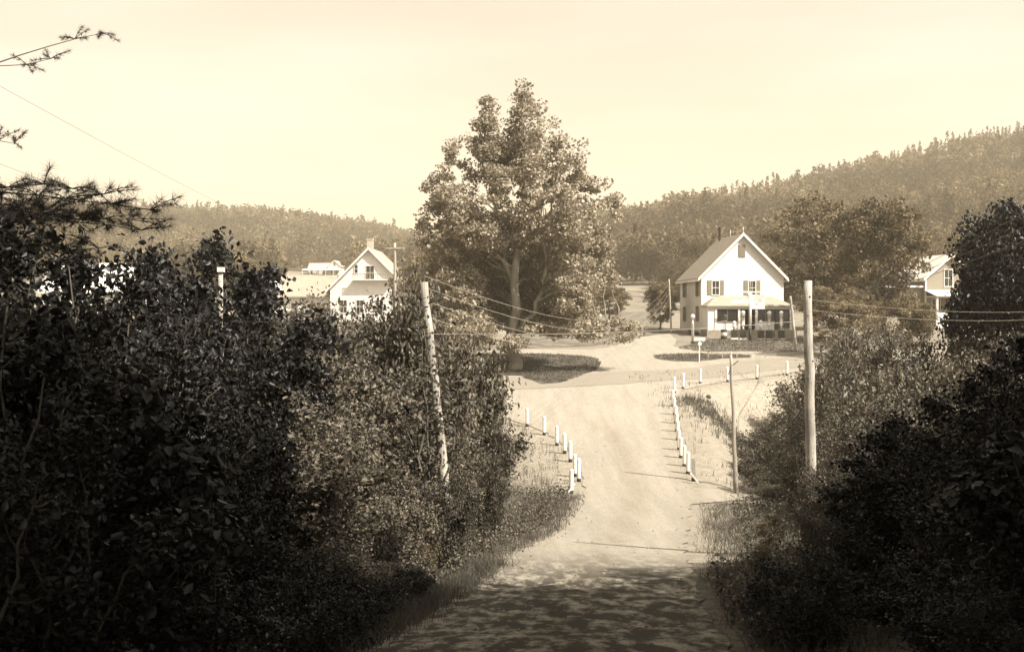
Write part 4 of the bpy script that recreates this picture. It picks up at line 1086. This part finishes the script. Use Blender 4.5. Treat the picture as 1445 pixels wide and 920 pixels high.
# ---- the store
def store():
    d = 117.0; x0 = (990-CX)/FPX*d; g = CZ-(467-HY)/FPX*d
    W, D, He, Hp = 7.9, 9.0, 5.25, 9.15
    t, ro = gable_house('general_store', (x0, d, g), R(5), W, D, He, Hp, 'white', 'shingle', 'white gabled two storey store with front porch, brown shutters and filling station forecourt', over=.38, rake=.35)
    k = 1/14.9
    for px in (1010, 1062.5): window(t, (px-990)*k, 3.45, .64, 1.28, -.024, shut='shutter', sw=.4)
    # attic shutter
    m = MB().box(3.55, 4.2, -.07, -.025, 7.0, 8.2)
    for q in range(12): m.box(3.6, 4.15, -.085, -.071, 7.05+q*.095, 7.05+q*.095+.06)
    m.build('attic_shutter', M['shutter'], t)
    # left side: closed shutters
    for y in (1.5, 7.0):
        for z, hh, ww in ((3.35, 1.35, 1.0), (.95, 1.35, .7)):
            window(t, y, z, ww-.3, hh, -.024, side='left', panes=(2, 2), frame='shutter')
            MB().box(-.075, -.03, y-ww/2-.3, y-ww/2+.1, z-.02, z+hh+.02).build('shutter', M['shutter'], t); MB().box(-.075, -.03, y+ww/2-.1, y+ww/2+.3, z-.02, z+hh+.02).build('shutter', M['shutter'], t)
    # stovepipe and lightning rods
    MB().tube([Vector((W/2-.25, 7.6, Hp-.6)), Vector((W/2-.25, 7.6, Hp+1.15))], .13, 10).lathe([(.2, Hp+1.15), (.2, Hp+1.2), (.05, Hp+1.32)], 10, (W/2-.25, 7.6)).build('stovepipe', M['darkpaint'], ro)
    for y in (-.2, 4.4): MB().tube([Vector((W/2, y, Hp)), Vector((W/2, y, Hp+.75))], .03, 6).sphere((W/2, y, Hp+.45), .07, 8, 6).build('lightning_rod', M['white'], ro)
    # porch
    pd = 2.4; ph = 2.38; pt = 3.28
    pr = MB()
    pr.add([(-.15, -pd-.3, ph), (W+.25, -pd-.3, ph), (W-1.1, -.03, pt), (1.3, -.03, pt), (-.15, -.03, ph), (W+.25, -.03, ph),
            (-.15, -pd-.3, ph-.1), (W+.25, -pd-.3, ph-.1), (W+.25, -.03, ph-.1), (-.15, -.03, ph-.1)],
           [(0, 1, 2, 3), (0, 3, 4), (1, 5, 2), (0, 6, 7, 1), (6, 9, 8, 7), (9, 6, 0, 4), (7, 8, 5, 1)])
    pr.build('porch_roof', M['shingle'], t)
    b = MB().box(0, W+.1, -pd-.12, -pd+.02, ph-.32, ph-.101).box(0, .12, -pd+.021, -.03, ph-.32, ph-.101).box(W-.02, W+.1, -pd+.021, -.03, ph-.32, ph-.101)
    b.build('porch_beam', M['white'], t)
    MB().box(-.1, W+.2, -pd-.15, -.03, -.6, .12).box(6.2, W+.4, -pd-.5, -pd-.151, -.6, -.02).build('porch_floor', M['stone'], t)
    for x in (.75, 2.95, 4.6, W-.02):
        MB().box(x-.11, x+.11, -pd-.1, -pd+.1, .121, ph-.321).box(x-.15, x+.15, -pd-.13, -pd+.13, .121, .26).build('porch_post', M['white'], t)
    # boarded left bay, low front wall
    MB().box(0.0, .635, -pd-.04, -pd+.04, .121, ph-.321).box(.0, .07, -pd+.041, -.03, .121, ph-.321).build('porch_side_wall', M['white'], t)
    MB().box(.87, 2.83, -pd-.05, -pd+.03, .121, .86).box(.85, 2.84, -pd-.09, -pd+.06, .861, .92).build('porch_low_wall', M['white'], t)
    MB().box(4.72, 6.3, -pd-.05, -pd+.03, .121, .86).box(4.71, 6.32, -pd-.09, -pd+.06, .861, .92).build('porch_low_wall', M['white'], t)
    # screens behind the openings
    MB().box(.87, 2.83, -pd+.0, -pd+.02, .93, ph-.33).build('porch_window_dark_fill', M['glass'], t)
    MB().box(4.72, 6.3, -pd+.0, -pd+.02, .93, ph-.33).build('porch_window_dark_fill', M['glass'], t)
    MB().box(W-.02, W, -pd+.12, -.12, .93, ph-.33).build('porch_window_dark_fill', M['glass'], t)  # dark sheet added so the open right end of the porch reads as shade
    MB().box(6.45, W-.15, -pd+.02, -pd+.04, .3, ph-.33).build('porch_window_dark_fill', M['glass'], t)
    for x in (1.85, 5.5): MB().box(x-.02, x+.02, -pd-.012, -pd-.001, .93, ph-.33).build('porch_window_bar', M['shutter'], t)
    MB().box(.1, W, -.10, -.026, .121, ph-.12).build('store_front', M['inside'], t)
    dr = MB().box(3.3, 4.2, -.16, -.101, .13, 2.05); do = dr.build('door', M['shutter'], t); MB().box(3.42, 4.08, -.175, -.161, 1.0, 1.9).build('pane', M['glass'], do)
    MB().sphere((4.12, -.19, 1.02), .03, 8, 6).build('handle', M['iron'], do)
    for x in (1.6, 5.6): window(t, x, .85, 1.5, 1.1, -.101, panes=(3, 2))
    # foundation planting
    return t
store()
xs_ = (1047-CX)/FPX*114.6; pz = CZ-(424-HY)/FPX*114.2
o = MB().box(-1.1, 1.1, -.03, .03, -.15, .17).build('shop_sign', M['white']); o.location = (xs_-.05, 113.75, CZ-(425.5-HY)/FPX*114.0); o.rotation_euler = (0, 0, R(5))
m = MB().box(-.95, -.9, .03, .06, -.6, -.15) if False else None
tag(o, 'long blank white board sign fixed on the porch roof of the store', 'sign')
MB().bar((-.9, .03, -.1), (-.9, .55, -.12), .04).bar((.9, .03, -.1), (.9, .55, -.12), .04).build('bracket', M['iron'], o)
for px, d, top, w in [(975, 116.2, 458, .25), (984, 115.6, 460, .22)]:
    p, H, W_ = SH['a1']; x = (px-CX)/FPX*d
    place(p, x, d, 1.0, w, w*.8, f'small dark bush at the foot of the {"left" if px < 980 else "front left"} wall of the store', None)

# hanging sign on its tall post
p = ground_at(1058.5, 482); s = p.y/FPX
t = empty('sign_post', p, R(3)); tag(t, 'tall white post with square price sign hanging right of it before the store porch', 'sign')
MB().lathe([(.13, -.1), (.13, 18*s)], 10).build('dark_base', M['black'], t, True)
MB().tube([Vector((0, 0, 18*s+.002)), Vector((0, 0, 70*s))], .12, 10).build('post', M['white'], t, True)
MB().tube([Vector((0, 0, 70*s+.002)), Vector((0, 0, 108*s))], .035, 8).build('mast', M['white_worn'], t, True)
MB().box(-13*s, 14*s, -.04, .04, 69*s, 71*s).build('sign_arm', M['white'], t)
b_ = MB().box(1.8*s, 21*s, -.04, .04, 46*s, 66*s).build('sign_board', M['cream_trim'], t)
f_ = MB(); 
f_.box(1.8*s, 2.6*s, -.055, -.041, 46*s, 66*s).box(20.2*s, 21*s, -.055, -.041, 46*s, 66*s).box(2.61*s, 20.19*s, -.055, -.041, 46*s, 46.8*s).box(2.61*s, 20.19*s, -.055, -.041, 65.2*s, 66*s)
f_.build('frame', M['white'], b_)
rr = random.Random(3); l_ = MB()
for row, (z, a, e) in enumerate([(62.6, 4, 19), (59.4, 4, 18.5), (56.2, 4.5, 19), (51.6, 7, 16)]):
    x = a; hh = 1.7 if row < 3 else 2.6
    while x < e-.8:
        w = rr.uniform(.8, 1.3); k = rr.random()
        if k > .14:
            l_.box(x*s, (x+.32)*s, -.048, -.041, z*s, (z+hh)*s)
            if k > .35: l_.box((x+.33)*s, (x+w)*s, -.047, -.041, (z+hh-.45)*s, (z+hh)*s)
            if k > .55: l_.box((x+.33)*s, (x+w)*s, -.047, -.041, z*s, (z+.45)*s)
        x += w+.5
l_.build('lettering', M['darkpaint'], b_)

# gas pumps
def pump(px, py, kind, label, ht):
    p = ground_at(px, py); d_ = min(p.y, 112.2); xx_ = (px-CX)/FPX*d_; p = Vector((xx_, d_, hz(xx_, d_)+.03)); s = p.y/FPX; t = empty('gas_pump', p, R(random.uniform(-6, 6))); tag(t, label, 'gas pump', 'pumps before the store')
    if kind == 'drum':
        for k, (z0, z1, m) in enumerate([(0, 4, 'darkpaint'), (4, 9, 'white'), (9, 13, 'darkpaint')]): MB().lathe([(.27, z0*s+.002*k), (.285, z0*s+.03), (.285, z1*s-.03), (.27, z1*s)], 18).build('drum_band', M[m], t, True)
        MB().lathe([(.05, 13*s), (.05, 22*s), (.28, 25*s), (.30, 25.6*s)], 14).build('funnel', M['white'], t)
        MB().tube([Vector((.12, 0, 13*s)), Vector((.12, 0, 28*s))], .04, 8).build('column', M['iron'], t); MB().sphere((.12, 0, 31*s), .20, 14, 10).build('globe', M['iron'], t, True)
        return
    MB().box(-.32, .32, -.3, .3, -.1, .08).build('plinth', M['cream_trim'], t)
    MB().box(-.25, .25, -.22, .22, .081, 12.5*s).build('cabinet', M['darkpaint'], t, bevel=.02)
    if kind == 'short':
        MB().lathe([(.12, 12.5*s+.001), (.10, 15*s), (.16, 16*s), (.16, 20*s), (.05, 21*s)], 14).build('meter_head', M['white'], t, True)
        MB().sphere((0, 0, ht*s-.17), .17, 14, 10).build('globe', M['globe'], t, True)
    else:
        m = 'paleglass' if kind == 'tall' else 'globe'
        MB().lathe([(.1, 12.5*s+.001), (.08, 19*s)], 12).build('column', M['white'], t, True)
        MB().lathe([(.19, 19*s), (.19, 19*s+.05), (.15, 19*s+.06), (.15, 33*s), (.19, 33*s+.01), (.19, 33*s+.07)], 16).build('glass_cylinder', M[m], t, True)
        r = MB()
        for a in range(4): r.tube([Vector((.19*math.cos(a*1.57+.4), .19*math.sin(a*1.57+.4), 19*s)), Vector((.19*math.cos(a*1.57+.4), .19*math.sin(a*1.57+.4), 33*s))], .012, 6)
        r.build('guard_rod', M['iron'], t)
        MB().sphere((0, 0, 33*s+.26), .19, 14, 10).build('globe', M['globe'], t, True)
    MB().tube([Vector((.26, 0, 11*s)), Vector((.42, -.05, 9*s)), Vector((.44, -.05, 4*s)), Vector((.32, -.03, 2.5*s)), Vector((.27, -.02, 8*s))], .02, 6).build('hose', M['black'], t, True)
pump(1021.5, 477.5, 'drum', 'striped dark and white drum pump with funnel and dark globe, leftmost before the porch', 33)
pump(1036, 476.5, 'short', 'short dark pump with white head just right of the striped drum', 25)
pump(1048.5, 476, 'tall', 'tall dark pump with slim glass cylinder before the porch door', 40)
pump(1073.5, 476, 'short', 'short dark pump with round white globe right of the sign post', 27)
pump(1085.5, 474, 'tall', 'tall dark pump with pale glass cylinder before the right porch opening', 40)
pump(1102.5, 471, 'wide', 'rightmost pump with pale cylinder beside the last porch post', 38)

# globe lamp post
p = ground_at(977.5, 484); s = p.y/FPX; t = empty('street_lamp', p); tag(t, 'white lamp post with round globe at the left of the store forecourt', 'street lamp')
MB().lathe([(.16, -.1), (.16, .12), (.13, .14)], 12).build('base', M['black'], t); MB().lathe([(.12, .141), (.115, 28*s), (.14, 28.5*s), (.06, 29*s), (.05, 34*s), (.14, 34.5*s)], 12).build('column', M['white'], t, True)
MB().sphere((0, 0, 37.5*s), .2, 16, 10).build('globe', M['globe'], t, True)
# small direction board
p = ground_at(987, 511); s = p.y/FPX; t = empty('direction_sign', p, R(-4)); tag(t, 'small white direction board on thin post standing in the grass triangle', 'sign')
MB().box(-.035, .035, -.035, .035, -.1, 30*s).build('post', M['white_worn'], t); MB().box(-7.5*s, 8*s, -.06, -.036, 30*s, 34.5*s).build('board', M['white'], t); MB().box(-.1, .16, -.06, -.036, 24*s, 28*s).build('lower_board', M['cream_trim'], t)
# low white rail by the triangle
p = ground_at(1040, 506); t = empty('low_rail', (p.x, p.y, p.z)); tag(t, 'low thin grey rail along the right part of the grass triangle', 'rail')
for k in range(5): MB().box(-2.2+k*1.1-.03, -2.2+k*1.1+.03, -.03, .03, -.2, .34).build('post', M['pole_grey'], t)
MB().box(-2.3, 3.0, -.015, .015, .341, .375).build('rail', M['pole_grey'], t)
# lawn chairs
for k, (px, py) in enumerate([(658, 527), (677, 525)]):
    p = ground_at(px, py); t = empty('lawn_chair', (p.x, p.y, p.z+.1), R(20-30*k)); tag(t, f'{"left" if k == 0 else "right"} one of two pale wooden lawn chairs under the maple', 'chair', 'lawn chairs')
    sm = MB()
    for q in range(5): sm.box(-.28, .28, -.3+q*.12, -.21+q*.12, .36, .38)
    sm.build('seat', M['white_worn'], t); sm = MB()
    for q in range(5): sm.add([(-.28+q*.12, .3, .36), (-.19+q*.12, .3, .36), (-.19+q*.12, .48, .95), (-.28+q*.12, .48, .95), (-.28+q*.12, .32, .36), (-.19+q*.12, .32, .36), (-.19+q*.12, .5, .95), (-.28+q*.12, .5, .95)], [(0, 1, 2, 3), (7, 6, 5, 4), (0, 3, 7, 4), (1, 5, 6, 2), (3, 2, 6, 7)])
    sm.build('backrest', M['white_worn'], t)
    for sxx in (-.32, .32):
        for y in (-.28, .28): MB().box(sxx-.03, sxx+.03, y-.03, y+.03, -.05, .58 if y < 0 else .5).build('leg', M['white_worn'], t)
        MB().box(sxx-.06, sxx+.06, -.34, .3, .581, .61).build('armrest', M['white_worn'], t)

# ---- left house
def left_house():
    d = 150.0; k = FPX/d; W = 9.4; x0 = (521-CX)/k-W/2; g = CZ-(454-HY)/k
    t, ro = gable_house('gabled_house', (x0, d, g), R(-3), W, 9.5, 4.15, 8.85, 'white', 'shingle', 'white gabled house with ridge chimney and small balcony behind the left thicket', over=.5, rake=.45)
    c = MB().box(W/2-.38, W/2+.32, .8, 1.5, 8.3, 9.95).box(W/2-.43, W/2+.37, .75, 1.55, 9.951, 10.1); c.build('chimney', M['brick'], ro)
    window(t, W/2+.15, 5.15, .95, 1.6, -.024, panes=(2, 2)); window(t, W/2-1.55, 5.9, .4, 1.0, -.024, panes=(1, 2), frame='cream_trim')
    b = MB().box(W/2-1.9, W/2+3.2, -.9, -.03, 5.0, 5.1); b.build('balcony_floor', M['cream_trim'], t)
    b = MB()
    for q in range(26): b.box(W/2-1.85+q*.2, W/2-1.8+q*.2, -.88, -.84, 5.101, 5.72)
    b.box(W/2-1.9, W/2+3.2, -.9, -.82, 5.721, 5.78); b.build('balcony_railing', M['shutter'], t)
    for x in (1.6, 3.6, 6.0, 8.0): window(t, x, 1.1, .8, 1.5, -.024)
    # wing to the left, with dormer
    wg = MB().box(-11.5, -.03, 1.6, 7.5, -1.5, 3.3); wg.build('wing_wall', M['white'], t)
    r = MB(); r.add([(-11.9, 1.1, 3.1), (-.03, 1.1, 3.1), (-.03, 4.6, 5.75), (-11.9, 4.6, 5.75), (-11.9, 8.0, 3.1), (-.03, 8.0, 3.1), (-11.9, 1.1, 2.95), (-.03, 1.1, 2.95), (-11.9, 4.6, 5.6), (-11.9, 8.0, 2.95), (-.03, 8.0, 2.95), (-.03, 4.6, 5.6)],
      [(0, 1, 2, 3), (3, 2, 5, 4), (0, 6, 7, 1), (0, 3, 8, 6), (3, 4, 9, 8), (4, 5, 10, 9), (6, 8, 11, 7), (8, 9, 10, 11)]); r.build('wing_roof', M['shingle'], t)
    dm = MB(); dm.prism([(-8.3, 2.6), (-6.5, 2.6), (-6.5, 3.9), (-7.4, 4.9), (-8.3, 3.9)], .9, 3.9); do = dm.build('dormer', M['white'], t)
    rf = MB().prism([(-8.6, 3.55), (-7.4, 4.9), (-7.4, 5.05), (-8.6, 3.7)], .7, 4.0).prism([(-7.399, 4.9), (-6.2, 3.55), (-6.2, 3.7), (-7.399, 5.05)], .7, 4.0); rf.build('dormer_roof', M['cream_trim'], do)
    w = MB().box(-7.75, -7.05, .87, .898, 2.9, 3.9); w.build('pane', M['glass'], do)
    for x in (-10, -4.8, -2.6): window(t, x, .9, .8, 1.4, 1.598)
    # wing to the right
    MB().box(W+.03, W+6, 2.5, 8.0, -1.5, 3.0).build('wing_wall', M['white'], t)
    r = MB(); a0, a1 = W+.03, W+6.3; r.add([(a0, 2.0, 2.9), (a1, 2.0, 2.9), (a1, 5.2, 5.5), (a0, 5.2, 5.5), (a0, 8.4, 2.9), (a1, 8.4, 2.9), (a0, 2.0, 2.75), (a1, 2.0, 2.75), (a1, 8.4, 2.75), (a0, 8.4, 2.75)], [(0, 1, 2, 3), (3, 2, 5, 4), (0, 6, 7, 1), (1, 7, 8, 5, 2)]); r.build('wing_roof', M['shingle'], t)
left_house()

# ---- small far house on the left
def far_house():
    d = FARD; k = FPX/d; x0 = (463-CX)/k; gz = hz(x0, d)
    t, ro = gable_house('farmhouse', (x0, d, gz), R(-4), 4.6, 7, 3.3, 5.1, 'white', 'shingle_pale', 'small distant white farmhouse with long veranda on the left hillside', over=.3, clapb=False)
    window(t, 2.3, 3.2, .7, 1.1, -.024)
    MB().box(-7.5, -.03, 1.5, 6.5, -2.5, 2.4).build('wing_wall', M['white'], t)
    MB().add([(-7.7, 1.2, 2.4), (-.03, 1.2, 2.4), (-.03, 4, 4.4), (-7.7, 4, 4.4), (-7.7, 6.8, 2.4), (-.03, 6.8, 2.4), (-7.7, 1.2, 2.25), (-.03, 1.2, 2.25)], [(0, 1, 2, 3), (3, 2, 5, 4), (0, 6, 7, 1), (0, 3, 4)]).build('wing_roof', M['shingle_pale'], t)
    MB().add([(-9, -2.2, 1.75), (4.8, -2.2, 1.75), (4.8, -.03, 2.2), (-9, 1.18, 2.3), (-9, -2.2, 1.6), (4.8, -2.2, 1.6)], [(0, 1, 2, 3), (0, 4, 5, 1)]).build('veranda_roof', M['white'], t)
    for x in (-8.8, -6, -3.2, -.4, 2.3, 4.6): MB().box(x-.08, x+.08, -2.15, -2.0, -1.5, 1.6).build('veranda_post', M['white'], t)
    for x in (-6.3, -4, -1.8, 1.5, 3.2): window(t, x, .4, .8, 1.2, 1.498 if x < 0 else -.024, panes=(1, 2))
far_house()
# ---- long barn glimpsed at far left
def barn():
    d = 118.0; k = FPX/d; x0 = (60-CX)/k; gz = CZ-(455-HY)/k
    t = empty('barn', (x0, d, gz), R(2)); tag(t, 'long pale roofed barn glimpsed between the leaves at far left', 'building')
    MB().box(0, 10.6, 0, 7, -2.5, 3.1).build('wall', M['white'], t)
    MB().add([(-.3, -.4, 2.95), (10.9, -.4, 2.95), (10.9, 3.5, 5.8), (-.3, 3.5, 5.8), (-.3, 7.4, 2.95), (10.9, 7.4, 2.95), (-.3, -.4, 2.8), (10.9, -.4, 2.8)], [(0, 1, 2, 3), (3, 2, 5, 4), (0, 6, 7, 1)]).add([(10.6, 0, 3.1), (10.6, 7, 3.1), (10.6, 3.5, 5.65), (0, 0, 3.1), (0, 7, 3.1), (0, 3.5, 5.65)], [(0, 1, 2), (3, 5, 4)]).build('roof', M['metal_roof'], t)
    MB().box(7.4, 9.6, -.08, -.01, -.4, 2.3).build('door', M['shutter'], t)
    for x in (1.8, 4.2, 6): window(t, x, 1.0, .7, 1.0, -.002)
barn()
# ---- right shingled house
def right_house():
    d = 128.0; k = FPX/d; W = 5.6; rzz = R(14); x0 = (1306-CX)/k; gz = CZ-(452-HY)/k
    t, ro = gable_house('shingled_house', (x0, d, gz), rzz, W, 6, 4.6, 6.75, 'shingle_wall', 'metal_roof', 'dark shingled house with pale roof, white trim and porch behind the right trees', over=.5, rake=.5, clapb=False)
    window(t, 2.65, 3.55, .95, 1.7, -.002, panes=(2, 2), frame='white')
    MB().box(-.05, W+.3, -2.2, -.03, 2.35, 2.5).add([(-.3, -2.4, 2.5), (W+.3, -2.4, 2.5), (W+.2, -.03, 3.15), (-.2, -.03, 3.15)], [(0, 1, 2, 3)]).build('porch_roof', M['metal_roof'], t)
    for x in (0, 1.9, 3.8, 5.6): MB().box(x-.1, x+.1, -2.15, -1.95, -.8, 2.349).build('porch_post', M['white'], t)
    MB().box(0, 5.6, -2.1, -2.0, -.8, .8).build('porch_railing', M['white'], t)
    MB().box(-4.2, -.03, .6, 5.5, -2, 3.4).build('wing_wall', M['shingle_wall'], t)
    MB().box(-4.5, -.03, .2, 5.8, 3.4, 3.6).build('wing_roof', M['white'], t)
    for x in (1.2, 3.9): window(t, x, .9, .9, 1.3, -.002, frame='white')
    window(t, -2.2, 1.2, .9, 1.3, .598, frame='white')
right_house()
